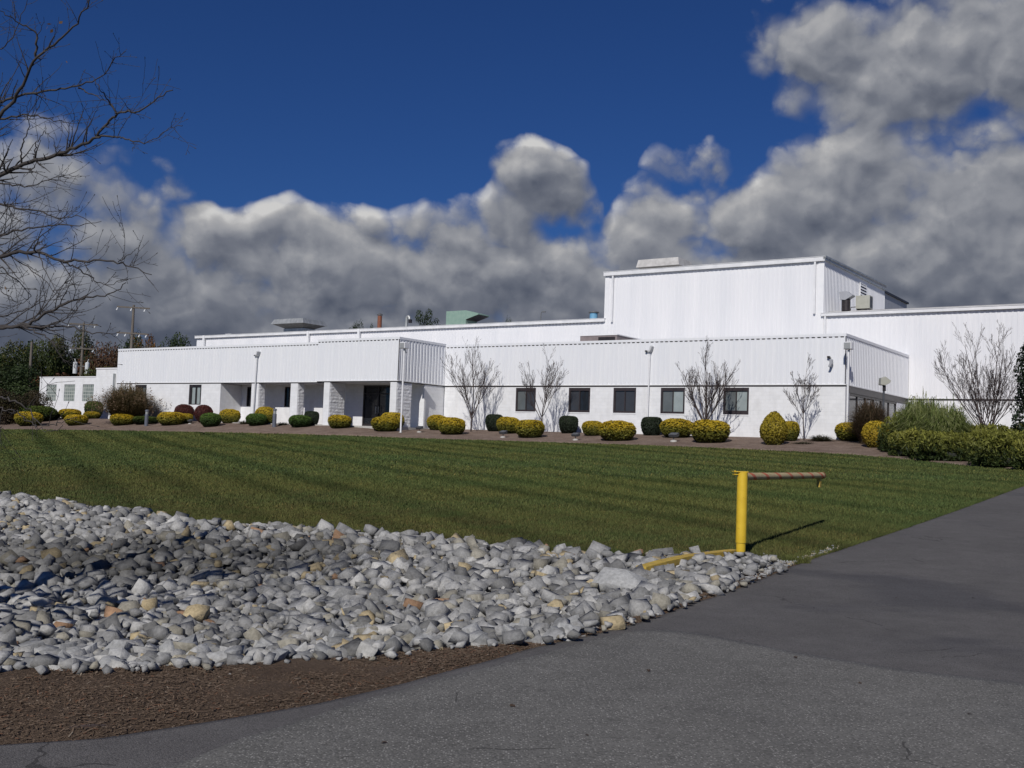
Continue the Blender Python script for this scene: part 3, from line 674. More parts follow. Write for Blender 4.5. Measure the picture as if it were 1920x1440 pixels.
# prism along Y takes (x,z) points
mb.build('blade', M['trim'], lv)
back = part('stair_tower', M['metal_gray'], BLD, [(5.9, 20.0, 27.05, 35.5, 5.0, 11.9)]); part('roof', M['dark_trim'], back, [(5.75, 20.1, 27.06, 35.6, 11.9, 12.05)])
rear = hall('rear_hall', 21.62, 67.3, 60.0, 8.60, M['metal_rear'], .25, 4.9, (False, True))
mb = MB(); mb.prism([(12.72, 8.55), (36, 9.1), (60, 8.5), (60, 8.3), (12.72, 8.3)], 0, -21.7, -67.4); mb.build('roof', M['roofing'], rear)
for px_ in (580, 675, 385):
    d_ = ray(px_, 640); t_ = ((B(0, 12.7, 0)-CAM)@VD)/(d_@VD); u_ = float((CAM+t_*d_-ORG)@UD)
    mb = MB(); lb(mb, u_-.11, u_+.11, 12.42, 12.60, 5.6, 8.57); mb.build('downspout', M['trim'], rear)
side = hall('side_hall', -30.0, 5.38, 40.0, 8.33, M['metal_rear'], .22, 2.86, (True, False))
mb = MB(); mb.prism([(12.74, 8.32), (14.2, 8.62), (40, 8.9), (40, 8.3), (12.74, 8.25)], 0, -5.36, 30.0); mb.build('roof', M['gravel_stop'], side)
part('trim_strip', M['dark_trim'], side, [(-30, -.02, 12.70, 12.8, 2.72, 2.80)]); part('flashing', M['trim'], side, [(-30, -.02, 12.685, 12.8, 2.803, 2.858)])
part('block_base', M['block'], side, [(-30, -.02, 12.74, 13.0, FB, 2.718)]); part('downspout', M['gutter'], side, [(5.16, 5.28, 12.53, 12.65, 5.1, 8.12)])
# --- low annex with glass block windows at the left
AW = [(70.34, 71.92), (67.55, 69.18), (64.8, 66.42)]
mb = MB(); wall_open(mb, 55.88, 73.0, FB, 3.62, .04, .3, [(a, b_, 1.52, 3.0) for a, b_ in AW]); lb(mb, 72.74, 73.0, .302, 11, FB, 3.62); lb(mb, 55.9, 64.55, .04, .3, 3.622, 4.30)
lb(mb, 64.29, 64.55, .302, 11, 3.622, 4.3); ann = mb.build('annex', M['block'], BLD)
for a, b_ in AW: part('window', M['glassblock'], ann, [(a+.004, b_-.004, .10, .22, 1.524, 2.996)])
part('coping', M['trim'], ann, [(64.56, 73.04, -.0, .34, 3.623, 3.70), (55.9, 64.6, -.0, .34, 4.303, 4.41), (64.27, 64.6, .343, 11, 4.303, 4.41), (72.7, 73.04, .343, 11, 3.623, 3.7)])
part('roof', M['roofing'], ann, [(64.6, 72.7, .35, 11, 3.4, 3.5), (55.9, 64.25, .35, 11, 4.1, 4.2)]); part('downspout', M['galv'], ann, [(61.75, 61.95, -.1, .03, .4, 3.9)])
# ------------------------------------------------------------------ stones
rng = np.random.default_rng(11)
def ico(sub):
    bm = bmesh.new(); bmesh.ops.create_icosphere(bm, subdivisions=sub, radius=1)
    V = np.array([v.co[:] for v in bm.verts]); F = np.array([[v.index for v in f.verts] for f in bm.faces]); bm.free(); return V, F
IC2 = ico(2); IC3 = ico(3)
def hull_rock(seed, npts=15, bev=0.):
    """broken stone: convex hull of a few scattered points, so it has real planes and edges"""
    r = np.random.default_rng(seed); v = np.array([[a_, b_, c_] for a_ in (-1, 1) for b_ in (-1, 1) for c_ in (-1, 1)], float)*r.uniform(.38, 1.0, (8, 3))
    v = np.vstack([v, r.uniform(-1, 1, (2, 3))*np.array([1.15, 1.1, 1.0])]); v = v@rand_rot(r, 1)[0]*1.0
    v *= np.array([1, r.uniform(.6, .92), r.uniform(.42, .72)]); 
    bm = bmesh.new(); [bm.verts.new(p_) for p_ in v]; q_ = bmesh.ops.convex_hull(bm, input=list(bm.verts))
    bmesh.ops.delete(bm, geom=list({g_ for g_ in q_['geom_interior']+q_['geom_unused'] if isinstance(g_, bmesh.types.BMVert) and g_.is_valid}), context='VERTS')
    bmesh.ops.dissolve_limit(bm, angle_limit=.12, verts=list(bm.verts), edges=list(bm.edges))
    if bev: bmesh.ops.bevel(bm, geom=list(bm.edges), offset=bev, segments=1, affect='EDGES')
    bmesh.ops.triangulate(bm, faces=list(bm.faces))
    if bev:
        bmesh.ops.subdivide_edges(bm, edges=[e for e in bm.edges if e.calc_length() > .22], cuts=1); bmesh.ops.triangulate(bm, faces=list(bm.faces))
        for v_ in bm.verts: v_.co += v_.co.normalized()*.05*mnoise.noise(v_.co*3.6+Vector((seed, 0, 0)))
    bm.verts.index_update(); V = np.array([v_.co[:] for v_ in bm.verts]); F = np.array([[v_.index for v_ in f.verts] for f in bm.faces]); bm.free()
    return V/np.abs(V).max(), F
LOW = [hull_rock(s, 12+s % 5) for s in range(22)]
def basin_pts(x0, x1, sp, jit=.45):
    gx, gy = np.meshgrid(np.arange(x0, x1, sp), np.arange(3, 36, sp)); gx = gx.ravel(); gy = gy.ravel()
    gx = gx+rng.uniform(-jit, jit, len(gx))*sp; gy = gy+rng.uniform(-jit, jit, len(gy))*sp
    k = (gy > y_near(gx)+.02) & (gy < y_far(gx)-.03) & (gx < 3.75); return gx[k], gy[k]
allp = []
for sp, dmed, lift, lim in ((.13, .155, .0, (-19, 3.8)), (.27, .24, .05, (-19, 3.8)), (.21, .15, .085, (-19, 3.8))):
    x, y = basin_pts(*lim, sp); s = np.clip(dmed*np.exp(rng.normal(0, .36, len(x))), .07, .52)/2
    z = H(x, y)+lift+rng.uniform(-.02, .035, len(x))-.02
    allp.append(np.stack([x, y, z, s], 1))
A = np.vstack(allp)
# smaller pieces and single stones spilt over the near rim
xs_ = rng.uniform(-6, 3.9, 150); ys_ = y_near(xs_)-np.abs(rng.normal(0, .10, 150)); ss_ = rng.uniform(.02, .055, 150)
A = np.vstack([A, np.stack([xs_, ys_, H0(xs_, ys_)+.04+ss_*.3, ss_], 1)])
A[:, 3] = np.minimum(A[:, 3], np.interp(A[:, 1], [6.5, 9, 14], [.09, .112, .17]))
A[:, 3] = np.where(A[:, 0] > 2.6, np.minimum(A[:, 3], .115-.05*np.clip(A[:, 0]-2.6, 0, 1)), A[:, 3])
dirs = A[:, :3]-CAM; w = dirs@CF; px = 960+FPX*(dirs@CR)/w; py = 720-FPX*(dirs@CU)/w
shown = (px > 5) & (px < 1915) & (py < 1435)
rank = np.where(shown, A[:, 3]/w, 0); order = np.argsort(-rank)
# keep clear of the spots taken by the singled-out stones below
SPECIAL = [ # px, py, half size m, kind, flat, label
 (118, 1000, 0.21, 'tan', .5, 'large ochre sandstone block lying among grey stones towards the left rear of the stone bed'),
 (206, 966, 0.13, 'rust', .8, 'reddish pointed stone at the rear edge of the stone bed beside the lawn'),
 (250, 995, 0.19, 'tan', .35, 'flat pale yellow slab in the left rear part of the stone bed'),
 (512, 1022, 0.11, 'rust', .8, 'rounded orange stone in the rear half of the stone bed'),
 (563, 1196, 0.085, 'rust', .75, 'orange brown flat-topped stone near the mulch edge of the stone bed'),
 (203, 1180, 0.08, 'tan', .8, 'pointed tan stone among grey ones near the front left of the stone bed'),
 (395, 1168, 0.1, 'grey', .6, 'pale angular stone with a black gap on its right in the front half'),
 (690, 1038, 0.11, 'tan', .7, 'bright yellowish stone in the middle rear of the stone bed'),
 (822, 1010, 0.13, 'tan', .7, 'big smooth tan boulder at the lawn edge of the stone bed'),
 (1062, 1034, 0.095, 'grey', 1.0, 'upright pointed white stone standing at the lawn edge of the bed'),
 (1165, 1104, 0.4, 'grey', .5, 'very large pale boulder in the narrow right end of the stone bed'),
 (1120, 1132, 0.24, 'grey', .45, 'broad flat pale boulder in front of the very large one'),
 (820, 1195, 0.11, 'tan', .6, 'squat yellow stone at the mulch edge of the stone bed, centre'),
 (858, 1158, 0.15, 'grey', .6, 'long wedge-shaped white stone tilted up near the front centre'),
 (630, 1236, 0.15, 'grey', .45, 'long smooth slab lying on the brown mulch at the front edge of the stones'),
 (430, 1264, 0.05, 'grey', .7, 'small white stone lying loose on the brown mulch, left of two'),
 (503, 1262, 0.04, 'grey', .7, 'small pale stone lying loose on the brown mulch, right of two'),
 (1008, 1100, 0.08, 'tan', .7, 'round orange tan stone in the right middle of the stone bed'),
 (1075, 1118, 0.065, 'tan', .8, 'cream yellow stone left of the large pale boulders'),
 (1232, 1090, 0.075, 'rust', .9, 'orange stone just below the low end of the yellow beam'),
 (1440, 1058, 0.045, 'grey', .7, 'small white stone at the foot of the yellow post, on its right'),
 (833, 1128, 0.15, 'rust', .5, 'brown stained stone in a hollow in the middle of the bed')]
SP = []
for (a, b_, s, k, fl, lab) in SPECIAL:
    q = hit(a, b_+8, H); SP.append(q)
SPx = np.array([[q[0], q[1], s[2]] for q, s in zip(SP, SPECIAL)])
near_sp = np.zeros(len(A), bool)
for x, y, s in SPx: near_sp |= (np.hypot(A[:, 0]-x, A[:, 1]-y) < s*.75) & (A[:, 3] > .05)
order = [i for i in order if not near_sp[i]]
ind = order[:275]; rest = np.array(order[275:])
HI = {}
def rock_mesh(kind, j):
    if (kind, j) not in HI:
        V, F_ = hull_rock(100+j, 13+j % 6, .014); o = fast_mesh('boulder', V, F_, M['stone_'+kind]); HI[(kind, j)] = o.data; bpy.data.objects.remove(o)
    return HI[(kind, j)]
tt_ = (A[:, 1]-y_near(A[:, 0]))/np.maximum(y_far(A[:, 0])-y_near(A[:, 0]), .3)
def where_(i):
    if A[i, 0] > 1.6: return 'in the narrow right end of the stone bed beside the asphalt'
    c_ = 'left' if px[i] < 480 else ('middle' if px[i] < 900 else 'right')
    if tt_[i] < .07: return 'on the mulch-side rim of the stone bed, '+c_+' part'
    if tt_[i] < .30: return 'in the front slope of the stone bed, '+c_+' part'
    return 'in the hollow of the stone bed, '+c_+' part'
for n_, i in enumerate(ind):
    x, y, z, s = A[i]; r_ = rng.random()
    kind = 'tan' if r_ < .045 and s < .13 else ('rust' if r_ > .985 and s < .1 else 'grey')
    o = bpy.data.objects.new('boulder', rock_mesh(kind, int(rng.integers(0, 16)))); COL.objects.link(o)
    o.location = (x, y, z+s*.15); o.rotation_euler = (rng.normal(0, .4), rng.normal(0, .4), rng.uniform(0, 6.28)); o.scale = (s*1.2,)*3
    ad = {'grey': 'grey broken', 'tan': 'yellowish tan', 'rust': 'brownish red'}[kind]; sz_ = 'big' if s > .17 else 'smaller'
    lab = sz_+' '+ad+' rock '+where_(i); tag(o, lab, 'rock', sz_+' '+ad+' rocks '+where_(i))
for q, (a, b_, s, k, fl, lab), j in zip(SP, SPECIAL, range(99)):
    o = bpy.data.objects.new('boulder', rock_mesh(k, 20+j)); COL.objects.link(o)
    o.location = (q[0], q[1], q[2]+s*.28); o.rotation_euler = (rng.normal(0, .2), rng.normal(0, .2)+(-.35 if 'wedge' in lab else 0), -.3+rng.uniform(-.5, .5)); o.scale = (s, s*.85, s*fl*1.3)
    tag(o, lab, 'rock')
VV, FF, CC = [], [], []
pal = np.array([(.160, .163, .166), (.225, .230, .236), (.295, .300, .304), (.370, .374, .374), (.255, .245, .21), (.36, .30, .19), (.30, .19, .12)])
pw = np.array([.17, .27, .26, .16, .08, .05, .01]); pw /= pw.sum()
off = 0
for j in range(22):
    idx = rest[j::22]; a_ = A[idx]; n = len(idx)
    R1 = rand_rot(rng, n); tilt = .35
    # mostly lying flat: blend random orientation towards upright
    ax = rng.normal(0, tilt, n); ay = rng.normal(0, tilt, n); az_ = rng.uniform(0, 6.28, n)
    Rz = rotz(az_); cx, sx_ = np.cos(ax), np.sin(ax); cy, sy = np.cos(ay), np.sin(ay); o1 = np.ones(n); z0 = np.zeros(n)
    Rx = np.stack([np.stack([o1, z0, z0], -1), np.stack([z0, cx, -sx_], -1), np.stack([z0, sx_, cx], -1)], 1)
    Ry = np.stack([np.stack([cy, z0, sy], -1), np.stack([z0, o1, z0], -1), np.stack([-sy, z0, cy], -1)], 1)
    R = (Rx@Ry@Rz)*(a_[:, 3]*1.22)[:, None, None]
    V, F = instances(LOW[j][0], LOW[j][1], R, a_[:, :3]+np.array([0, 0, 1])*(a_[:, 3]*.15)[:, None])
    VV.append(V); FF.append(F+off); off += len(V)
    c = pal[rng.choice(7, n, p=pw)]*rng.uniform(.82, 1.22, (n, 1))*np.array([[1.02, 1.0, .97]]); CC.append(np.repeat(c, len(LOW[j][0]), 0))
o = fast_mesh('rocks', np.vstack(VV), np.vstack(FF), M['stone_tint'], col=np.vstack(CC)); tag(o, 'bed of broken grey limestone rocks filling the shallow drainage basin', 'rocks', kind='stuff')
# gravel chips by the gate post
n = 1500; t = rng.random(n); gx = 2.6+t*2.5+rng.normal(0, .12, n); 
e = np.array([x_to for x_to in np.interp(gx, FAR_E[:, 0], FAR_E[:, 1])]); gy = np.where(rng.random(n) < .75, e+rng.normal(-.25, .28, n), np.array([y_edge(a) for a in gx])+np.abs(rng.normal(0, .12, n)))
k = (gx < np.array([x_edge(b_) for b_ in gy])-.03); gx, gy = gx[k], gy[k]; n = len(gx); s = rng.uniform(.008, .035, n)
IC_, IF_ = hull_rock(7, 9)
V, F = instances(IC_, IF_, rand_rot(rng, n)*s[:, None, None], np.stack([gx, gy, H(gx, gy)+.03], 1))
c = np.repeat(pal[rng.choice([1, 2, 3, 4, 5], n)]*rng.uniform(.8, 1.1, (n, 1)), len(IC_), 0)
tag(fast_mesh('gravel', V, F, M['stone_tint'], col=c), 'small stone chips scattered round the foot of the yellow post', 'gravel', kind='stuff')
# bark shreds
n = 52000; x = rng.uniform(-7, 3.9, n); a_ = np.array([y_edge(q) for q in x]); b_ = y_near(x)+.25; y = a_+rng.random(n)*(b_-a_)-.03
tz = np.clip((y-a_)/.2, 0, 1)
L = rng.uniform(.004, .015, n)*rng.choice([1, 1, 1, 1, 1, 2.2], n); Wd = rng.uniform(.0015, .0045, n)
base = np.array([[-1, -1, 0], [1, -1, 0], [1, 1, 0], [-1, 1, 0], [-1, 0, .7], [1, 0, .7]], float); bF = np.array([[0, 1, 5, 4], [2, 3, 4, 5]])
S = np.zeros((n, 3, 3)); S[:, 0, 0] = L; S[:, 1, 1] = Wd; S[:, 2, 2] = Wd
tx = rng.normal(0, .2, n); Ry = np.stack([np.stack([np.cos(tx), 0*tx, np.sin(tx)], -1), np.stack([0*tx, 0*tx+1, 0*tx], -1), np.stack([-np.sin(tx), 0*tx, np.cos(tx)], -1)], 1)
V, F = instances(base, bF, rotz(rng.uniform(0, 6.28, n))@Ry@S, np.stack([x, y, H(x, y)+.004+.030*tz+rng.uniform(0, .006, n)], 1))
cp_ = np.array([(.085, .060, .043), (.11, .080, .057), (.14, .10, .072), (.17, .125, .092), (.24, .195, .15), (.15, .080, .050)])
c = np.repeat(cp_[rng.choice(6, n, p=[.25, .32, .24, .12, .02, .05])], 6, 0)
tag(fast_mesh('bark_shreds', V, F, M['chips'], col=c), 'shredded brown bark scattered between the stones and the asphalt', 'mulch', kind='stuff')
# a twig lying along the asphalt edge
mb = MB(); pts = [hit(x_, y_, lo=2.)+np.array([0, 0, .03]) for x_, y_ in ((130, 1375), (160, 1372), (180, 1371), (198, 1370))]; mb.tube(pts, [.006, .009, .007, .003], 5)
tag(mb.build('twig', M['bark'], smooth=True), 'thin dry twig lying on the mulch beside the asphalt edge', 'twig')
# ------------------------------------------------------------------ turf blades
rng = np.random.default_rng(3)
def lawn_mask(x, y):
    u, v = uv_of(x, y)
    return (y > y_far(x)-.05) & (x < np.interp(y, _ey, _ex)-.0) & (v < v_bed(u)+.02) & ((y > y_far(x)) | (x < 4.5))
def blades(n, xr, y0, y1, h, wd, seed):
    r = np.random.default_rng(seed); x = r.uniform(*xr, n); y = y0+(y1-y0)*r.random(n)
    d = np.hypot(x, y); az_ = np.arctan2(x, y); k = lawn_mask(x, y) & (np.abs(az_) < .60)
    x, y = x[k], y[k]; m = len(x); a = r.uniform(0, 6.28, m); hh = h*r.uniform(.5, 1.25, m); ww = wd*r.uniform(.6, 1.4, m)
    z = H0(x, y); lean = r.normal(0, .5, (m, 2))*hh[:, None]
    c, s = np.cos(a)*ww, np.sin(a)*ww
    V = np.stack([np.stack([x-c, y-s, z-.01], -1), np.stack([x+c, y+s, z-.01], -1), np.stack([x+lean[:, 0], y+lean[:, 1], z+hh], -1)], 1).reshape(-1, 3)
    col = np.repeat(r.uniform(.75, 1.5, m)[:, None]*np.array([[1, 1, 1]])*np.where(r.random((m, 1)) < .06, [[1.7, 1.25, 1.3]], [[1, 1, 1]]), 3, 0)
    return V, col
parts_ = [blades(420000, (-14, 12), 14.5, 22, .050, .007, 1), blades(330000, (-18, 18), 20, 32, .052, .011, 2), blades(260000, (-30, 28), 30, 62, .055, .022, 4),
          blades(150000, (-40, 10), 50, 78, .06, .04, 5)]
# taller fringe where the mower cannot reach: along stones and asphalt
r = np.random.default_rng(8); n = 26000
x = r.uniform(-14, 4.3, n); y = y_far(x)+np.abs(r.normal(0, .12, n)); yy = r.uniform(15, 40, n); xx = x_edge(yy)-np.abs(r.normal(0, .05, n))
x = np.concatenate([x, xx]); y = np.concatenate([y, yy]); m = len(x); a = r.uniform(0, 6.28, m); hh = r.uniform(.05, .13, m)*np.concatenate([np.ones(n), np.full(n, .5)]); z = H0(x, y); ln = r.normal(0, .4, (m, 2))*hh[:, None]
c, s = np.cos(a)*.008, np.sin(a)*.008
V = np.stack([np.stack([x-c, y-s, z-.02], -1), np.stack([x+c, y+s, z-.02], -1), np.stack([x+ln[:, 0], y+ln[:, 1], z+hh], -1)], 1).reshape(-1, 3)
parts_.append((V, np.repeat(r.uniform(.8, 1.4, (m, 1)), 3, 0)*np.ones((1, 3))))
V = np.vstack([q[0] for q in parts_]); c = np.vstack([q[1] for q in parts_])
tag(fast_mesh('grass', V, np.arange(len(V)).reshape(-1, 3), M['blades'], col=c), 'short mown lawn grass in front of the factory', 'grass', kind='stuff')
# ------------------------------------------------------------------ shrubs
rng = np.random.default_rng(21)
def sph(n, r): v = r.normal(size=(n, 3)); return v/np.linalg.norm(v, axis=1)[:, None]
def shards(P, Nn, size, r, asp=1.6, up=0.):
    """one diamond leaf per point, roughly facing Nn"""
    n = len(P); t = r.normal(size=(n, 3))*.55+Nn*(1 if up == 0 else .4)+np.array([0, 0, up]); t /= np.linalg.norm(t, axis=1)[:, None]
    a = np.cross(t, r.normal(size=(n, 3))); a /= np.linalg.norm(a, axis=1)[:, None]; b = np.cross(t, a)
    s = np.asarray(size)*r.uniform(.6, 1.4, n); s = s[:, None]
    if up or asp > 2: a, t2 = t, a; b = np.cross(t, t2)   # spray pointing along t
    V = np.stack([P-a*s*asp*.5, P+b*s*.5, P+a*s*asp*.5, P-b*s*.5], 1).reshape(-1, 3)
    return V, np.arange(4*n).reshape(-1, 4)
def lumpy(D, seed, amp, f):
    return np.array([1+amp*mnoise.fractal(Vector((d[0]*f+seed*7.1, d[1]*f, d[2]*f)), 1, 2, 3) for d in D])
def superell(D, e):
    return D/((np.abs(D)**e).sum(1)**(1/e))[:, None]
def clipped(seed, top, mid, low, n=5200, e=2.9, leaf=.042, amp=.07, cone=0, topcut=.45):
    """clipped shrub in a box -1..1 (half extents), standing on z=-1"""
    r = np.random.default_rng(seed); D = sph(n, r); P = superell(D, e)*lumpy(D, seed, amp, 2.2)[:, None]
    inn = r.random(n)**2*.12; P *= (1-inn)[:, None]
    # narrower foot
    k = np.clip((P[:, 2]+1)/1.1, 0, 1); taper = .62+.38*np.sqrt(k)
    if cone: taper = taper*np.clip(1-.30*np.clip(P[:, 2]+.3, 0, 2)**1.5, .1, 1)
    P[:, :2] *= taper[:, None]
    V, F = shards(P, D, leaf*2, r)
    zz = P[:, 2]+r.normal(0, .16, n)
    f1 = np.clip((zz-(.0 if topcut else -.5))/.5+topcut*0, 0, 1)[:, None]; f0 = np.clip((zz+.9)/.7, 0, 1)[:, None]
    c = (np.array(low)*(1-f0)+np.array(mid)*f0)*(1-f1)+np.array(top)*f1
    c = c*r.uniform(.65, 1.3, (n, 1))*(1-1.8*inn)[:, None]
    Vc, Fc = IC3; core = superell(Vc/np.linalg.norm(Vc, axis=1)[:, None], e)*lumpy(Vc, seed, amp, 2.2)[:, None]*.90; kk = np.clip((core[:, 2]+1)/1.1, 0, 1); tp = .62+.38*np.sqrt(kk)
    if cone: tp = tp*np.clip(1-.30*np.clip(core[:, 2]+.3, 0, 2)**1.5, .1, 1)
    core[:, :2] *= tp[:, None]
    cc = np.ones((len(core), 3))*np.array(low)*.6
    return np.vstack([V, core]), [F, Fc+len(V)], np.vstack([np.repeat(c, 4, 0), cc])
PROTO = {}
def proto(kind, j):
    if (kind, j) in PROTO: return PROTO[(kind, j)]
    s = 40+j+7*len(kind)
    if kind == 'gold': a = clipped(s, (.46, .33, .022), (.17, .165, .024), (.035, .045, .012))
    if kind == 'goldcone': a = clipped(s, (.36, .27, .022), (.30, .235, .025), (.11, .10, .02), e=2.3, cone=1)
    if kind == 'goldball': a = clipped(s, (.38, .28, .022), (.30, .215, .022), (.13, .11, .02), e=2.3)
    if kind == 'green': a = clipped(s, (.10, .17, .03), (.045, .085, .02), (.02, .035, .012), e=2.6)
    if kind == 'dark': a = clipped(s, (.022, .034, .016), (.016, .026, .014), (.010, .014, .009), e=4.0, amp=.04)
    if kind == 'red': a = clipped(s, (.085, .022, .018), (.065, .018, .016), (.03, .012, .01), e=2.4, amp=.05)
    if kind == 'hedge': a = clipped(s, (.075, .105, .018), (.022, .036, .012), (.010, .015, .007), e=3.2, n=6500)
    PROTO[(kind, j)] = a; 
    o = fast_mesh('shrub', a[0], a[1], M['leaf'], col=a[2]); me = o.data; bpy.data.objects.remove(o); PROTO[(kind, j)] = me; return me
def at_v(px_, v):
    d_ = ray(px_, 800); t_ = ((B(0, v, 0)-CAM)@VD)/(d_@VD); q = CAM+t_*d_; q[2] = float(H0(q[0], q[1])); return q
def shrub(kind, j, x0, x1, ytop, ybot, label, group=None, cat='shrub', name='clipped_shrub', depth=1.0, rg=None):
    """stands where its foot is seen: left/right/top/bottom as in the photograph, turned into metres at that distance"""
    xc = (x0+x1)/2
    if rg is None: q = hit(xc, ybot+.5)
    else: d_ = ray(xc, ybot); d_ = d_/hypot(d_[0], d_[1]); q = CAM+d_*rg; q[2] = float(H0(q[0], q[1]))
    u_, v_ = uv_of(q[0], q[1]); lim = -1.3 if xc < 222 else (-5.1 if xc < 752 else -1.0); moved = v_ > lim
    if moved: q = at_v(xc, lim)      # keep it in front of the wall; its foot then sits behind the shrubs before it
    dist = (q-CAM)@CF; m_ = dist/FPX; w_ = (x1-x0)*m_/2; h_ = (ybot-ytop)*m_/2
    if moved:
        d_ = ray(xc, ytop); ht = CAM[2]+d_[2]/hypot(d_[0], d_[1])*hypot(q[0], q[1]); h_ = (ht-q[2])/2/1.02; depth = min(depth, .6)
    o = bpy.data.objects.new(name, proto(kind, j)); COL.objects.link(o)
    az_ = atan2(q[0], q[1]); back = w_*depth*.8
    o.location = (q[0]+sin(az_)*back, q[1]+cos(az_)*back, float(H0(q[0]+sin(az_)*back, q[1]+cos(az_)*back))*0+q[2]+h_+.03); o.scale = (w_*1.02, w_*depth, h_*1.05); o.rotation_euler = (0, 0, -az_)
    tag(o, label, cat, group); return o
GR = 'clipped golden shrubs along the building'
gl = [  # x0,x1,ytop,ybot,label
 (29, 77, 773, 800, 'golden clipped shrub at the far left in front of the dark hedge'),
 (122, 163, 778, 799, 'golden clipped shrub in front row left of the big brown grass clump, nearest the lawn'),
 (111, 150, 767, 786, 'golden shrub half hidden behind the front-row shrub below the second glass block window'),
 (157, 186, 772, 786, 'small golden shrub close against the left side of the big brown grass clump'),
 (97, 113, 773, 786, 'little golden shrub between the dark hedge and the golden pair at the left'),
 (207, 250, 777, 799, 'golden clipped shrub in front of the big brown ornamental grass'),
 (296, 345, 773, 799, 'golden clipped shrub just right of the left grey bollard'),
 (335, 361, 776, 795, 'small golden shrub behind and right of the one by the left bollard'),
 (411, 449, 768, 793, 'golden clipped shrub in front of the slanting porch shadow at the left'),
 (478, 516, 764, 794, 'tall golden shrub behind a green one, left of the middle grey bollard'),
 (615, 658, 779, 805, 'golden clipped shrub alone in front of the wide split-face pier'),
 (713, 757, 774, 800, 'rear golden shrub of the pair in front of the entrance door'),
 (696, 748, 782, 811, 'front golden shrub of the pair in front of the entrance door'),
 (800, 838, 779, 808, 'rear golden shrub of the pair right of the entrance corner'),
 (821, 872, 784, 817, 'front golden shrub of the pair right of the entrance corner'),
 (931, 974, 783, 815, 'rear golden shrub of the pair beneath the first bare tree gap and first window'),
 (966, 1020, 788, 823, 'front golden shrub of the pair below the first window right of the entrance'),
 (1091, 1131, 790, 819, 'rear golden shrub of the pair below the second and third windows'),
 (1122, 1191, 790, 829, 'wide front golden shrub below the third window from the entrance'),
 (1238, 1299, 786, 823, 'rear golden shrub behind the ground spotlight below the fourth window'),
 (1295, 1367, 789, 833, 'largest golden clipped shrub, at the foot of the big bare tree by the fifth window'),
 (1462, 1498, 791, 829, 'small golden shrub tucked behind the cone-shaped one'),
 (1567, 1622, 793, 829, 'golden flat-topped shrub at the right corner of the office wing')]
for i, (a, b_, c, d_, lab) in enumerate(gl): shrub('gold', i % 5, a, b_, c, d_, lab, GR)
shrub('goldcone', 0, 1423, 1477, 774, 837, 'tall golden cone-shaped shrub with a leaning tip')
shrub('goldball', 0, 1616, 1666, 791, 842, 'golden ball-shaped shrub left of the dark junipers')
GG = 'clipped green shrubs in the front row'
for i, (a, b_, c, d_, lab) in enumerate([(375, 413, 775, 802, 'round green clipped shrub below the slanting porch shadow'), (461, 499, 776, 800, 'round green clipped shrub at the foot of the left floodlight pole'),
        (541, 584, 779, 803, 'round green clipped shrub in front of the narrow split-face pier')]): shrub('green', i % 3, a, b_, c, d_, lab, GG)
GD = 'dark clipped evergreen blocks against the wall'
for i, (a, b_, c, d_, lab, rg) in enumerate([(570, 597, 772, 797, 'dark evergreen block between two porch piers, behind a green shrub', None), (787, 817, 772, 803, 'dark evergreen block just right of the entrance corner', None),
        (910, 943, 778, 810, 'dark evergreen block against the wall between the two left bare trees', None), (1048, 1083, 781, 814, 'dark evergreen block below the second window from the entrance', None),
        (1202, 1241, 783, 818, 'dark evergreen block at the foot of the pole between windows', None)]): shrub('dark', i % 3, a, b_, c, d_, lab, GD, depth=.8, rg=rg)
shrub('red', 0, 326, 362, 759, 782, 'dark red rounded shrub below the narrow window, left of two')
shrub('red', 1, 364, 397, 760, 786, 'dark red rounded shrub below the narrow window, right of two')
shrub('red', 2, 768, 781, 793, 802, 'low reddish plant beside the entrance pier', cat='plant', name='flower_clump')
shrub('hedge', 0, -6, 36, 763, 793, 'dark green hedge shrub at the left edge of the picture')
shrub('hedge', 1, 34, 102, 762, 793, 'wide dark green hedge shrub behind the leftmost golden one')
shrub('hedge', 2, 158, 190, 753, 779, 'dark green shrub behind the left flank of the brown grass clump')
shrub('hedge', 2, 250, 296, 781, 797, 'low dark spreading shrub below the brown grass clump', name='spreading_shrub')
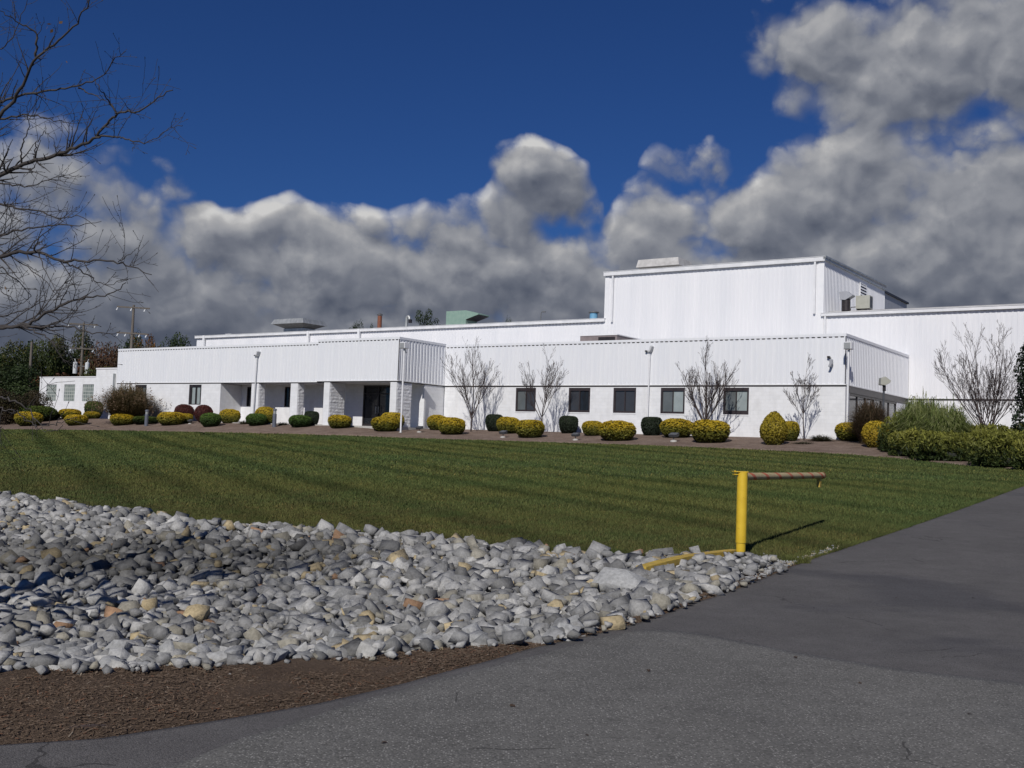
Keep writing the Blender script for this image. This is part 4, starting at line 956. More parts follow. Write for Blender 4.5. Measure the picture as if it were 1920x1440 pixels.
# --- ornamental grasses
def fount(name, q, rad, hgt, n, cols, label, wd=.012, plume=None, arch=1., root=.3, stray=.12):
    r = np.random.default_rng(int(abs(q[0])*100)+n); K = 6; a = r.uniform(0, 6.28, n); reach = rad*np.sqrt(r.random(n))*r.uniform(.8, 1.05, n); hh = hgt*(1-.45*(reach/rad)**2)*r.uniform(.5, 1.08, n)*(1+stray*.8*r.normal(0, .5, n)); rt = root*rad*np.sqrt(r.random(n))
    t = np.linspace(0, 1, K)[None]; out = rt[:, None]+(reach-rt)[:, None]*t**1.6; z = hh[:, None]*(np.sin(t*pi/2*(1.0+.22*arch)))
    da = r.normal(0, stray, n)[:, None]*t; x = np.cos(a[:, None]+da)*out; y = np.sin(a[:, None]+da)*out
    pa = a+r.uniform(-1, 1, n)+pi/2; w_ = wd*(1-t**2*.85)*r.uniform(.6, 1.3, n)[:, None]
    dx, dy = np.cos(pa)[:, None]*w_, np.sin(pa)[:, None]*w_
    L_ = np.stack([x-dx, y-dy, z], -1); R_ = np.stack([x+dx, y+dy, z], -1); V = np.stack([L_, R_], 2).reshape(-1, 3)
    b0 = (np.arange(n)*2*K)[:, None]; i = np.arange(K-1)[None]*2; F = np.stack([b0+i, b0+i+1, b0+i+3, b0+i+2], -1).reshape(-1, 4)
    cols = np.array(cols); c = cols[r.integers(0, len(cols), n)]*r.uniform(.7, 1.3, (n, 1)); c = np.repeat(c[:, None], K, 1)*(.55+.6*t[..., None]); c = np.repeat(c, 2, 1).reshape(-1, 3)
    q = np.array(q); o = fast_mesh(name, V+np.array([0, 0, -.05]), F, M['leaf'], col=c, loc=q); tag(o, label, 'ornamental grass')
    if plume:
        k = r.choice(n, plume, replace=False); tip = np.stack([x[k, -1], y[k, -1], z[k, -1]], -1)*1.02; P_ = np.repeat(tip, 9, 0)+r.normal(0, .05, (plume*9, 3))*[1, 1, 2.2]
        V2, F2 = shards(P_, sph(len(P_), r), .05, r, 2.2); fast_mesh('seed_heads', V2, F2, M['leaf'], o, col=np.repeat(np.array([[.16, .11, .07]])*r.uniform(.6, 1.4, (len(P_), 1)), 4, 0))
    return o
def at_range(px_, rg, ):
    d_ = ray(px_, 800); d_ = d_/hypot(d_[0], d_[1]); q = CAM+d_*rg; q[2] = float(H0(q[0], q[1])); return q
q = at_v(237, -6.2); fount('ornamental_grass', q, 2.9, 2.75, 7500, [(.12, .085, .04), (.15, .105, .05), (.075, .07, .03), (.20, .15, .08)], 'big round clump of brown autumn grass with feathery tips, left of the porch', .012, 260, root=.32, arch=1.15, stray=.16)
q = at_range(1630, 54.5); fount('ornamental_grass', q, 1.45, 2.1, 4200, [(.085, .060, .036), (.115, .080, .05), (.07, .06, .035)], 'low dark brown grass clump right of the corner pole', .012)
gcol = [(.13, .17, .045), (.20, .235, .075), (.08, .11, .028), (.32, .34, .16)]
for px_, rg, r_, h_, n_, lab in ((1725, 50.2, 1.5, 2.3, 6000, 'green striped ornamental grass behind the golden ball-shaped shrub, taller of two clumps'), (1772, 49.0, 1.6, 2.1, 5200, 'green striped ornamental grass behind the middle junipers, right and lower of two clumps')):
    q = at_range(px_, rg); o = fount('ornamental_grass', q, r_, h_, n_, gcol, lab, .017, arch=1.25, root=.5, stray=.25)
for px_, rg, n, r_, h_, lab in ((1540, -1.6, 900, 1.1, .40, 'low tuft of weeds along the wall foot right of the small bare tree'), (530, -5.2, 400, .8, .3, 'low weeds between the bollard and the green shrub'), (458, -5.2, 400, .8, .35, 'low weeds right of the golden shrub by the porch shadow'), (1508, -3.2, 500, .9, .2, 'thin weeds at the foot of the small bare tree')):
    q = at_v(px_, rg); o = fount('weed_patch', q, r_, h_, n, [(.05, .06, .03), (.09, .075, .045)], lab, .01); o['category'] = 'weeds'
# --- spreading junipers: feathery sprays over a low irregular mound
def juniper(px_, rg, rx, ry, h_, label, seed, n=9000):
    q = at_range(px_, rg); r = np.random.default_rng(seed); D = sph(n, r); D[:, 2] = np.abs(D[:, 2])*1.0
    lump = lumpy(D, seed, .42, 2.0); P = superell(D, 2.6)*lump[:, None]*(1-.25*r.random(n)**2)[:, None]; P = P*np.array([rx, ry, h_])+np.array([0, 0, .05])
    low_ = P[:, 2] < h_*.35; P[low_, :2] *= .93
    nn = D+np.array([0, 0, .5]); nn /= np.linalg.norm(nn, axis=1)[:, None]
    V, F = shards(P, nn, .05, r, 3.6, up=.2)
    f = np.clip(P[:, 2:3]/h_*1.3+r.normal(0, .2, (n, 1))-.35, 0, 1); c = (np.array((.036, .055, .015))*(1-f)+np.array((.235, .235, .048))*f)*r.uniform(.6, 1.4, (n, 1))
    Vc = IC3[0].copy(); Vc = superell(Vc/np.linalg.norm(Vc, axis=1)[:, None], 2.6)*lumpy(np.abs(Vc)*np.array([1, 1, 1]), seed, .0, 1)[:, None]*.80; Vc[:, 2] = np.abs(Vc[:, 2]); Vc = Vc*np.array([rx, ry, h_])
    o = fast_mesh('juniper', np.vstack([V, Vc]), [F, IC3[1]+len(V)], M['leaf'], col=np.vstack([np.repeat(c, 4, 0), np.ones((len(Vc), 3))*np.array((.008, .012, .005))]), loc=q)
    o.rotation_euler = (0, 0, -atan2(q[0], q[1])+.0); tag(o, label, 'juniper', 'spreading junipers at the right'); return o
juniper(1697, 51.0, 1.0, 1.1, 1.45, 'dark upright juniper directly right of the golden ball-shaped shrub', 1, 7000)
juniper(1708, 48.2, .85, 1.0, 1.0, 'leftmost low front juniper, just behind the mulch edge', 2, 6500)
juniper(1790, 46.0, 1.65, 1.15, 1.02, 'wide front juniper with a dark flank in the middle of the row', 3, 12000)
juniper(1903, 43.2, 1.35, 1.1, 1.08, 'front juniper cut by the right edge of the picture', 4, 10000)
juniper(1800, 49.5, 1.8, 1.2, 1.2, 'rear juniper below the green striped grass', 5, 10000)
juniper(1885, 47.2, 1.8, 1.3, 1.25, 'rear juniper below the many-stemmed bare tree', 6, 10000)
juniper(1975, 42.0, 1.3, 1.1, 1.15, 'juniper mostly beyond the right edge of the picture', 7, 7000)
# ------------------------------------------------------------------ bare trees
def ring_mesh(paths, sides=5):
    """paths: list of (points (k,3), radii (k,)) -> vertices and quads"""
    VV, FF = [], []; off = 0
    for P, R in paths:
        P = np.asarray(P, float); R = np.asarray(R, float); k = len(P); s = sides if R[0] > .02 else (4 if R[0] > .006 else 3)
        T = np.gradient(P, axis=0); T /= np.maximum(np.linalg.norm(T, axis=1), 1e-9)[:, None]
        ref = np.array([0, 0, 1.]) if abs(T[0, 2]) < .85 else np.array([1., 0, 0]); X = np.cross(ref[None], T); X /= np.maximum(np.linalg.norm(X, axis=1), 1e-9)[:, None]; Yv = np.cross(T, X)
        a = np.arange(s)*2*pi/s; V = P[:, None]+(X[:, None]*np.cos(a)[None, :, None]+Yv[:, None]*np.sin(a)[None, :, None])*R[:, None, None]
        VV.append(V.reshape(-1, 3)); i = np.arange(k-1)[:, None]*s; j = np.arange(s)[None]; jn = (j+1) % s
        FF.append(np.stack([i+j, i+jn, i+s+jn, i+s+j], -1).reshape(-1, 4)+off); off += k*s
    return np.vstack(VV), np.vstack(FF)
def grow(r, P0, D0, L, R0, depth, out, spread, up, wob, kids, rmin, segs=6, lr=.62):
    P = [np.array(P0, float)]; D = np.array(D0, float); D /= np.linalg.norm(D)
    for i in range(segs):
        D = D+r.normal(0, wob, 3)+np.array([0, 0, up]); D /= np.linalg.norm(D); P.append(P[-1]+D*L/segs)
    R = R0*(1-np.linspace(0, 1, segs+1)*.72); R = np.maximum(R, rmin); out.append((np.array(P), R))
    if depth <= 0: return
    nk = kids[min(len(kids)-1, depth-1)]
    for k in range(nk):
        t = r.uniform(.22, .98); i = min(int(t*segs), segs-1); f = t*segs-i; B_ = P[i]*(1-f)+P[i+1]*f; Dd = P[i+1]-P[i]; Dd /= np.linalg.norm(Dd)
        a = r.normal(size=3); a -= a@Dd*Dd; a /= np.linalg.norm(a); an = spread*r.uniform(.6, 1.25)
        grow(r, B_, Dd*cos(an)+a*sin(an), L*lr*r.uniform(.65, 1.15)*(1.1-.45*t), max(R[i]*.62, rmin), depth-1, out, spread, up, wob*1.1, kids, rmin, max(3, segs-1), lr)
def bare_tree(q, h_, wid, seed, label, stems=1, rt=.055, rmin=.0050, kids=(2, 5, 11), m='bark', az_spread=1., fork=.22, nl=5):
    r = np.random.default_rng(seed); root = empty('bare_tree', q); tag(root, label, 'tree', 'bare trees in the planting bed')
    tr, cr = [], []
    for s_ in range(stems):
        a = 2*pi*s_/max(stems, 1)+r.uniform(-.4, .4); lean = 0 if stems == 1 else .10
        base = np.array([cos(a), sin(a), 0])*(0 if stems == 1 else .12)
        hf = h_*fork*r.uniform(.85, 1.15); P = [base+np.array([0, 0, -.1])]; D = np.array([cos(a)*lean, sin(a)*lean, 1.])
        for i in range(5): D = D+r.normal(0, .025, 3); P.append(P[-1]+D/np.linalg.norm(D)*(hf+.1)/5)
        tr.append((np.array(P), rt*(1-.25*np.linspace(0, 1, 6)))); top = P[-1]
        # leader
        grow(r, top, D+r.normal(0, .05, 3), (h_-hf)*.96, rt*.7, 3, cr, .50, .05, .04, kids, rmin, 9, .46)
        for k in range(nl):
            aa = a+2*pi*k/nl+r.uniform(-.35, .35); tilt = np.arctan2(wid/2*r.uniform(.7, 1.1), (h_-hf)*.75); sp = np.array([cos(aa)*sin(tilt)*1.25, sin(aa)*sin(tilt)*1.25, cos(tilt)])
            grow(r, P[-1-(k % 3 == 2)]*1., sp, (h_-hf)*r.uniform(.62, .86), rt*.55, 3, cr, .48, .07, .04, kids, rmin, 8, .50)
    V, F = ring_mesh(tr, 8); t_ = fast_mesh('trunk', V, F, M[m], root, smooth=True)
    V, F = ring_mesh(cr, 6); c_ = fast_mesh('crown', V, F, M[m], root, smooth=True)
    # the last withered leaves
    tips = np.array([p_[0][-1] for p_ in cr]); k = r.choice(len(tips), min(26, len(tips))); V, F = shards(tips[k], sph(len(k), r), .05, r); fast_mesh('withered_leaves', V, F, M['leaf'], root, col=np.ones((len(V), 3))*np.array((.10, .06, .035)))
    return root
bare_tree(at_v(883, -2.2), 5.5, 3.3, 4, 'bare vase-shaped tree nearest the entrance, its shadow on the wall', nl=6, fork=.18)
bare_tree(at_v(1017, -2.2), 4.6, 2.9, 9, 'bare tree between the first and second windows', nl=5, fork=.24, rt=.045)
bare_tree(at_v(1322, -2.2), 4.75, 3.6, 12, 'fullest bare tree in front of the wall, between the fourth and fifth windows', nl=7, fork=.15, rt=.07)
bare_tree(at_v(1508, -1.6), 3.9, 2.2, 15, 'small thin bare tree near the right corner of the office wing', nl=5, fork=.33, rt=.035, kids=(3, 5, 8))
bare_tree(at_range(1848, 54.0), 5.0, 4.6, 18, 'many-stemmed bare tree against the white hall at the right', stems=4, nl=4, fork=.16, rt=.045, kids=(3, 5, 8))
# ------------------------------------------------------------------ the tree whose branches hang in from the left
r = np.random.default_rng(77); TB = np.array([-7.4, 10.2, float(H(-7.4, 10.2))-.1]); FT = empty('foreground_tree', TB); tag(FT, 'bare dark branches reaching in from a tree just beyond the left edge', 'tree')
def at(px_, py_, dep): d_ = ray(px_, py_); return CAM+d_*dep
LIMBS = [ # pixel path, depth at start / end, radius at start, twig density
 ([(-120, 330), (0, 218), (27, 187), (67, 107), (107, 80), (147, 40), (167, 4), (180, -40)], 9.6, 8.8, .026, 1.2),
 ([(67, 107), (72, 60), (40, 45), (0, 20), (-30, 0)], 9.3, 9.0, .012, 1.),
 ([(-140, 420), (0, 331), (44, 307), (89, 296), (147, 276), (178, 258), (200, 232), (218, 213), (240, 209), (262, 209), (296, 186), (324, 169)], 9.8, 8.6, .030, 1.),
 ([(178, 258), (200, 255), (218, 258), (245, 262), (267, 269), (290, 260), (318, 240), (342, 235)], 8.9, 8.5, .010, .8),
 ([(218, 213), (205, 190), (185, 165), (175, 145), (155, 133)], 8.9, 8.8, .009, .7),
 ([(-100, 260), (0, 190), (44, 178), (89, 171), (147, 162), (195, 142), (208, 120), (218, 107), (236, 96)], 9.9, 9.2, .020, 1.1),
 ([(147, 165), (175, 178), (200, 190), (218, 208)], 9.4, 9.1, .008, .7),
 ([(-140, 500), (0, 482), (27, 473), (67, 473), (115, 489), (178, 489), (222, 491), (255, 503), (284, 515)], 9.0, 8.3, .024, 1.),
 ([(222, 491), (240, 478), (254, 468), (263, 458)], 8.5, 8.4, .006, .6),
 ([(115, 489), (140, 500), (170, 520), (195, 535), (220, 530), (246, 524)], 8.8, 8.5, .009, .8),
 ([(-120, 640), (0, 615), (53, 609), (85, 588), (115, 573), (150, 560), (191, 555), (220, 545), (236, 530)], 8.6, 8.0, .022, .9),
 ([(0, 612), (44, 612), (90, 612), (133, 613), (165, 622), (213, 627), (225, 620)], 8.6, 8.1, .014, .8),
 ([(44, 612), (80, 628), (110, 650), (135, 670), (142, 690)], 8.5, 8.3, .008, .7),
 ([(80, 615), (110, 605), (140, 588), (150, 560)], 8.5, 8.3, .007, .6),
 ([(-100, 470), (0, 440), (55, 427), (93, 422), (145, 423), (190, 415)], 9.5, 9.0, .016, 1.),
 ([(-100, 360), (0, 382), (35, 391), (70, 395), (110, 410), (150, 405), (180, 425)], 9.4, 9.0, .015, 1.),
 ([(-80, 340), (0, 345), (60, 350), (95, 335), (120, 330), (148, 330)], 9.7, 9.3, .012, .9),
 ([(0, 223), (50, 215), (90, 222), (130, 232), (145, 218)], 9.9, 9.5, .011, 1.),
 ([(40, 305), (42, 270), (55, 235), (50, 200), (58, 180)], 9.5, 9.2, .009, .6),
 ([(65, 300), (68, 268), (82, 245), (100, 262), (106, 285)], 9.6, 9.4, .007, .7),
 ([(-80, 560), (0, 500), (35, 530), (60, 555), (40, 570), (0, 575)], 9.2, 9.0, .010, .8),
 ([(-60, 455), (0, 470), (50, 500), (85, 525), (110, 560), (125, 550)], 9.1, 8.7, .010, .9),
 ([(-100, 20), (0, 95), (20, 75), (45, 20), (60, -20)], 10., 9.6, .012, .8),
 ([(-80, 730), (0, 745), (30, 752), (58, 772), (78, 797), (105, 797), (125, 788), (145, 782)], 7.6, 7.1, .011, .5),
 ([(-60, 770), (0, 765), (40, 778), (62, 795), (75, 806), (105, 808), (118, 797)], 7.4, 7.1, .007, .4),
 ([(-70, 520), (0, 545), (30, 565), (52, 560), (56, 545)], 9.2, 9.0, .008, .7),
 ([(-90, 590), (0, 595), (35, 585), (60, 575), (95, 560), (120, 530), (150, 535)], 8.9, 8.6, .009, .8)]
big = []; tw = []
def spline(P, k):
    P = np.array(P, float); t = np.concatenate([[0], np.cumsum(np.linalg.norm(np.diff(P, axis=0), axis=1))]); tt = np.linspace(0, t[-1], k)
    return np.stack([np.interp(tt, t, P[:, i]) for i in range(3)], 1)
def zigtwig(P0, D0, L, R0, depth):
    seg = max(3, int(L/.055)); P = [P0]; D = D0/np.linalg.norm(D0); sgn = 1; side = np.cross(D, r.normal(size=3)); side /= np.linalg.norm(side)
    for i in range(seg):
        D = D+side*sgn*.16+r.normal(0, .10, 3)+np.array([0, 0, .035]); D /= np.linalg.norm(D); P.append(P[-1]+D*L/seg); sgn = -sgn
    P = np.array(P); R = np.maximum(R0*(1-.75*np.linspace(0, 1, len(P))), .0016); tw.append((P, R))
    for i in range(1, len(P)-1):       # spurs and side shoots
        if r.random() < .55:
            a = r.normal(size=3); a /= np.linalg.norm(a); l = r.uniform(.012, .035); tw.append((np.array([P[i], P[i]+a*l]), np.array([R[i]*.9, .002])))
        if depth > 0 and r.random() < .30:
            Dd = P[i+1]-P[i]; Dd /= np.linalg.norm(Dd); a = r.normal(size=3); a -= a@Dd*Dd; a /= np.linalg.norm(a); zigtwig(P[i], Dd*.75+a*.75, L*r.uniform(.3, .65), R[i]*.7, depth-1)
    if r.random() < .5: tw.append((np.array([P[-1], P[-1]+(P[-1]-P[-2])*.3]), np.array([.0035, .003])))
for pxs, d0_, d1_, r0, dens_ in LIMBS:
    n = len(pxs); P = [at(a, b_, d0_+(d1_-d0_)*i/(n-1)+r.normal(0, .03)) for i, (a, b_) in enumerate(pxs)]
    Q = spline(P, n*5); Q[1:-1] += r.normal(0, .006, Q[1:-1].shape)
    R = np.maximum(r0*(1-.86*np.linspace(0, 1, len(Q))**.8), .0025); big.append((Q, R))
    if pxs[0][0] < -50:                # carry the limb on to the trunk
        S0 = P[0]; hz = np.clip(S0[2]*.62, 1.6, 6.2); T0 = np.array([TB[0], TB[1], hz+TB[2]]); mid = (S0+T0)/2+np.array([0, 0, .15*abs(S0[2]-hz)]); C_ = np.array([T0*(1-t)**2+2*mid*t*(1-t)+S0*t*t for t in np.linspace(0, 1, 9)])
        big.append((C_, np.linspace(max(r0*1.9, .03), r0, 9)))
    ln = np.linalg.norm(np.diff(Q, axis=0), axis=1).sum(); cnt = int(ln*11*dens_)
    for k in range(cnt):
        t = r.uniform(.03, .97); i = int(t*(len(Q)-1)); Dd = Q[i+1]-Q[i]; Dd /= np.linalg.norm(Dd); a = r.normal(size=3); a[1] *= .6; a -= a@Dd*Dd; a /= np.linalg.norm(a); a[2] += .25
        L = r.uniform(.12, .62)*(1.15-.7*t)
        zigtwig(Q[i], Dd*.9+a*.8, L, max(R[i]*.5, .0028), 1)
off_ = TB[None]
trunk = [(np.array([TB+np.array([.05*sin(i*1.3), .05*cos(i*1.7), i*.62]) for i in range(12)]), np.linspace(.17, .06, 12))]
V, F = ring_mesh(trunk, 12); fast_mesh('trunk', V-off_, F, M['bark_dark'], FT, smooth=True)
V, F = ring_mesh(big, 7); fast_mesh('limbs', V-off_, F, M['bark_dark'], FT, smooth=True)
V, F = ring_mesh(tw, 4); fast_mesh('twigs', V-off_, F, M['bark_dark'], FT, smooth=True)
lp = np.array([at(92, 45, 9.1), at(97, 58, 9.1), at(88, 52, 9.15), at(125, 116, 9.2), at(10, 540, 9.), at(16, 545, 9.), at(114, 42, 9.1)]); V, F = shards(lp, sph(len(lp), r), .022, r, 1.8)
fast_mesh('withered_leaves', V-off_, F, M['leaf'], FT, col=np.ones((len(V), 3))*np.array((.16, .10, .05)))
# ------------------------------------------------------------------ leafy trees far behind
def crown_mesh(seed, cols, n=8500, conifer=False, leaf=.052):
    """crown in a box: radius 1, height 0..2"""
    r = np.random.default_rng(seed); k = 16; c0 = r.normal(size=(k, 3)); c0 = c0/np.linalg.norm(c0, axis=1)[:, None]*r.uniform(.25, .72, (k, 1)); rad = r.uniform(.25, .45, k)
    if conifer: c0 = np.stack([r.normal(0, .25, k), r.normal(0, .25, k), np.linspace(-.6, .75, k)], 1); rad = np.linspace(.42, .18, k)
    w_ = r.integers(0, k, n); D = sph(n, r); P = c0[w_]+D*rad[w_][:, None]*(1-.35*r.random(n)**2)[:, None]*lumpy(D, seed, .25, 3)[:, None]; P /= np.percentile(np.abs(P), 98, axis=0); P[:, 2] += 1
    V, F = shards(P, D, leaf, r, 1.5); cc = np.array(cols)[r.integers(0, len(cols), k)][w_]*r.uniform(.55, 1.45, (n, 1)); return V, F, np.repeat(cc, 4, 0)
G1 = [(.040, .060, .016), (.065, .080, .020), (.030, .044, .014), (.085, .085, .024)]; G2 = [(.10, .048, .026), (.13, .060, .028), (.07, .045, .022)]; G3 = [(.18, .085, .028), (.13, .075, .03), (.09, .075, .028)]; G5 = [(.045, .034, .018), (.060, .045, .022), (.035, .034, .014)]; G4 = [(.028, .046, .016), (.040, .060, .020)]
CRV = {}
for k_, cols in (('g', G1), ('r', G2), ('o', G3), ('d', G4), ('b', G5)):
    for j in range(3): V, F, c = crown_mesh(60+j+ord(k_), cols); o = fast_mesh('crown', V, F, M['leaf'], col=c); CRV[(k_, j)] = o.data; bpy.data.objects.remove(o)
V, F, c = crown_mesh(5, G4, 3000, True, .05); o = fast_mesh('crown', V, F, M['leaf'], col=c); CRV[('c', 0)] = o.data; bpy.data.objects.remove(o)
mb = MB(); mb.tube([(0, 0, -.2), (.05, .02, 3), (0, -.05, 7)], [.26, .2, .08], 8)
o = mb.build('trunk', M['bark'], smooth=True); TRK = o.data; bpy.data.objects.remove(o)
def leafy(px_, rg, top_y, wpx, kind, j, label, cat='tree', low=.12, group='trees beyond the factory', name='leafy_tree'):
    q = at_range(px_, rg); d_ = ray(px_, top_y); topz = CAM[2]+d_[2]/hypot(d_[0], d_[1])*rg; h_ = topz-q[2]; w_ = wpx*rg/FPX/2
    root = empty(name, q, float(rng.uniform(0, 6.28)) if kind != 'c' else 0); tag(root, label, cat, group)
    t_ = bpy.data.objects.new('trunk', TRK); COL.objects.link(t_); t_.parent = root; t_.scale = (1, 1, h_*.6/7)
    c_ = bpy.data.objects.new('crown', CRV[(kind, j)]); COL.objects.link(c_); c_.parent = root; c_.location = (0, 0, h_*low-.02*h_); c_.scale = (w_*1.05, w_*1.05, h_*(1-low)/1.98); return root
LT = [(-45, 128, 640, 90, 'g', 0, 'dense green tree cut by the left edge of the picture'), (12, 132, 645, 75, 'g', 1, 'dark green tree at the left edge, behind the thin leftmost pole'), (50, 140, 648, 60, 'd', 0, 'dark tree directly behind the thin leftmost pole'),
 (82, 134, 634, 62, 'g', 2, 'green tree between the thin pole and the transformer pole'), (118, 138, 640, 60, 'g', 0, 'green tree just left of the transformer pole'), (150, 146, 626, 55, 'g', 1, 'green tree top rising right behind the transformer pole'),
 (170, 136, 640, 62, 'r', 0, 'rust red tree just right of the transformer pole'), (198, 140, 652, 55, 'r', 1, 'dark red tree left of the tall twin-crossarm pole'), (228, 142, 630, 44, 'd', 1, 'dull green tree directly behind the twin-crossarm pole'),
 (262, 146, 634, 55, 'o', 0, 'orange autumn tree top above the flat roof'), (314, 150, 627, 58, 'd', 2, 'isolated dark green tree top above the flat roof, right of the orange one'),
 (40, 112, 690, 95, 'd', 0, 'low dark trees thicket in front of the tall ones at the left edge'), (110, 114, 700, 90, 'r', 2, 'low reddish brown thicket behind the annex'), (180, 116, 690, 80, 'g', 2, 'low dark green thicket behind the stepped end of the annex'), (-30, 112, 680, 100, 'g', 1, 'low green thicket beyond the left edge'),
 (210, 120, 668, 60, 'r', 1, 'brown thicket tree against the left end of the metal band')]
for a in LT: leafy(*a)
for i, (px_, rg, ty, w_, k_, j, lab) in enumerate([(8, 92, 728, 70, 'b', 1, 'brownish scrub bush low at the left edge of the picture'), (60, 94, 735, 60, 'b', 2, 'low brown scrub bush just left of the annex wall')]):
    leafy(px_, rg, ty, w_, k_, j, lab, 'bush', .0, 'scrub bushes at the left', 'scrub_bush')
leafy(797, 150, 579, 46, 'c', 0, 'dark pine top showing behind the roof beside the green hood', low=.55, name='pine_tree')
for px_, ty, w_, lab in ((655, 603, 30, 'small dark tree tip showing over the roof between the metal hood and the rusty stack'), (694, 610, 16, 'tiny tree tip over the roof just left of the rusty stack'), (952, 599, 20, 'small tree tip over the roof right of the green hood')): leafy(px_, 152, ty, w_, 'd', 1, lab, low=.6)
# dark evergreen at the right edge
q = at_range(1952, 47.5); r2_ = np.random.default_rng(4); n = 12000; hh = 6.1
z = r2_.random(n)**1.15; a = r2_.uniform(0, 6.28, n); rad = (1-z**6)**.8*1.22*(1-.22*z)*(.84+.10*np.sin(a*3+z*19)+.08*np.sin(a*7-z*31))*(1-.3*r2_.random(n)**2); P = np.stack([np.cos(a)*rad, np.sin(a)*rad, z*hh], 1)
V, F = shards(P, np.stack([np.cos(a), np.sin(a), .3+0*a], 1), .075, r2_, 1.6); root = empty('evergreen_tree', q); tag(root, 'dark evergreen cut by the right edge of the picture', 'tree')
fast_mesh('crown', V, F, M['leaf'], root, col=np.repeat(np.array([[.016, .026, .013]])*r2_.uniform(.5, 1.8, (n, 1)), 4, 0)); mb = MB(); mb.tube([(0, 0, -.1), (0, 0, 5.2)], [.1, .02], 8); mb.build('trunk', M['bark'], root, smooth=True)
# ------------------------------------------------------------------ things on and around the building
def onB(px_, py_, v):      # point where a picture point meets the plane at depth v of the building -> (u, z)
    d_ = ray(px_, py_); t_ = ((B(0, v, 0)-CAM)@VD)/(d_@VD); P_ = CAM+t_*d_-ORG; return float(P_@UD), float(P_[2])
def roof_thing(name, u, v, z, label, cat, group=None):
    return tag(empty(name, B(u, v, z), BR), label, cat, group)
def frustum(mb, x0, x1, y0, y1, z0, X0, X1, Y0, Y1, z1):
    return mb.add([(x0, y0, z0), (x1, y0, z0), (x1, y1, z0), (x0, y1, z0), (X0, Y0, z1), (X1, Y0, z1), (X1, Y1, z1), (X0, Y1, z1)], [(0, 3, 2, 1), (4, 5, 6, 7), (0, 1, 5, 4), (1, 2, 6, 5), (2, 3, 7, 6), (3, 0, 4, 7)])
# flared exhaust hood on the rear hall
u0, z0 = onB(577, 618, 16); u1, z1 = onB(508, 597, 16); t = roof_thing('exhaust_hood', (u0+u1)/2, 16.6, z0-.15, 'flared silver exhaust hood standing on the long rear roof, left part', 'exhaust hood')
mb = MB(); mb.box(-1.35, 1.35, 0, 1.6, 0, .42); mb.build('curb', M['galv'], t)
mb = MB(); frustum(mb, -1.2, 1.2, .1, 1.5, .424, -2.15, 1.95, -.7, 2.3, .80); mb.build('throat', M['galv_dark'], t)
mb = MB(); frustum(mb, -2.3, 2.1, -.85, 2.45, .804, -2.05, 1.85, -.6, 2.2, 1.28); mb.build('hood', M['galv'], t)
# rust stack
u, z = onB(711.5, 612, 17); t = roof_thing('rusty_stack', u, 17, z-.3, 'rust brown round flue stack with a small conical cap on the rear roof', 'flue')
mb = MB(); mb.tube([(0, 0, 0), (0, 0, 1.25)], .20, 16); mb.build('pipe', M['rust'], t, smooth=True); mb = MB(); mb.tube([(0, 0, 1.32), (0, 0, 1.36), (0, 0, 1.52)], [.28, .28, .04], 16); mb.build('cap', M['galv_dark'], t)
mb = MB(); [mb.tube([(.17*cos(a), .17*sin(a), 1.15), (.17*cos(a), .17*sin(a), 1.35)], .012, 5) for a in (0, 2.1, 4.2)]; mb.build('cap_bracket', M['galv_dark'], t)
# gooseneck vent
u, z = onB(762, 608, 17); t = roof_thing('gooseneck_vent', u, 17, z-.2, 'small grey gooseneck vent on the rear roof beside the pine top', 'vent')
mb = MB(); mb.tube([(0, 0, 0), (0, 0, .75), (.05, 0, .86), (.22, 0, .9), (.32, 0, .8), (.34, 0, .62)], .13, 12); mb.build('pipe', M['galv'], t, smooth=True); mb = MB(); mb.box(.3, .55, -.12, .12, .3, .62); mb.build('motor', M['dark_trim'], t, bevel=.02)
# green intake hood
u0, z0 = onB(836, 608, 16.5); u1, z1 = onB(874, 581, 16.5); t = roof_thing('intake_hood', (u0+u1)/2, 16.5, z0-.2, 'pale green sheet-metal intake hood with a downturned mouth on the rear roof', 'intake hood')
w_ = (u0-u1)/2; mb = MB(); mb.box(-w_, w_, 0, 1.6, .15, 1.32); mb.build('housing', M['green_paint'], t)
mb = MB(); mb.prism([(w_+.004, .55), (w_+.004, 1.32), (w_+1.3, 1.0), (w_+1.3, .92)], 1, 0, 1.6)
mb.build('mouth', M['green_paint'], t); mb = MB(); mb.prism([(w_+.03, .50), (w_+1.27, .87), (w_+1.27, .90), (w_+.03, .54)], 1, .05, 1.55); mb.build('opening', M['dark_trim'], t); mb = MB(); mb.box(-w_+.2, w_-.2, .2, 1.4, 0, .146); mb.build('curb', M['galv_dark'], t)
t2 = roof_thing('roof_duct', (u0+u1)/2+2.9, 16.8, z0-.28, 'low flat dark duct lying on the roof left of the green hood', 'duct'); mb = MB(); mb.box(-1.9, 1.6, 0, .7, .1, .3); mb.build('duct', M['galv_dark'], t2, bevel=.02); mb = MB(); [mb.box(x, x+.1, .1, .6, 0, .098) for x in (-1.6, 0, 1.2)]; mb.build('support', M['galv'], t2)
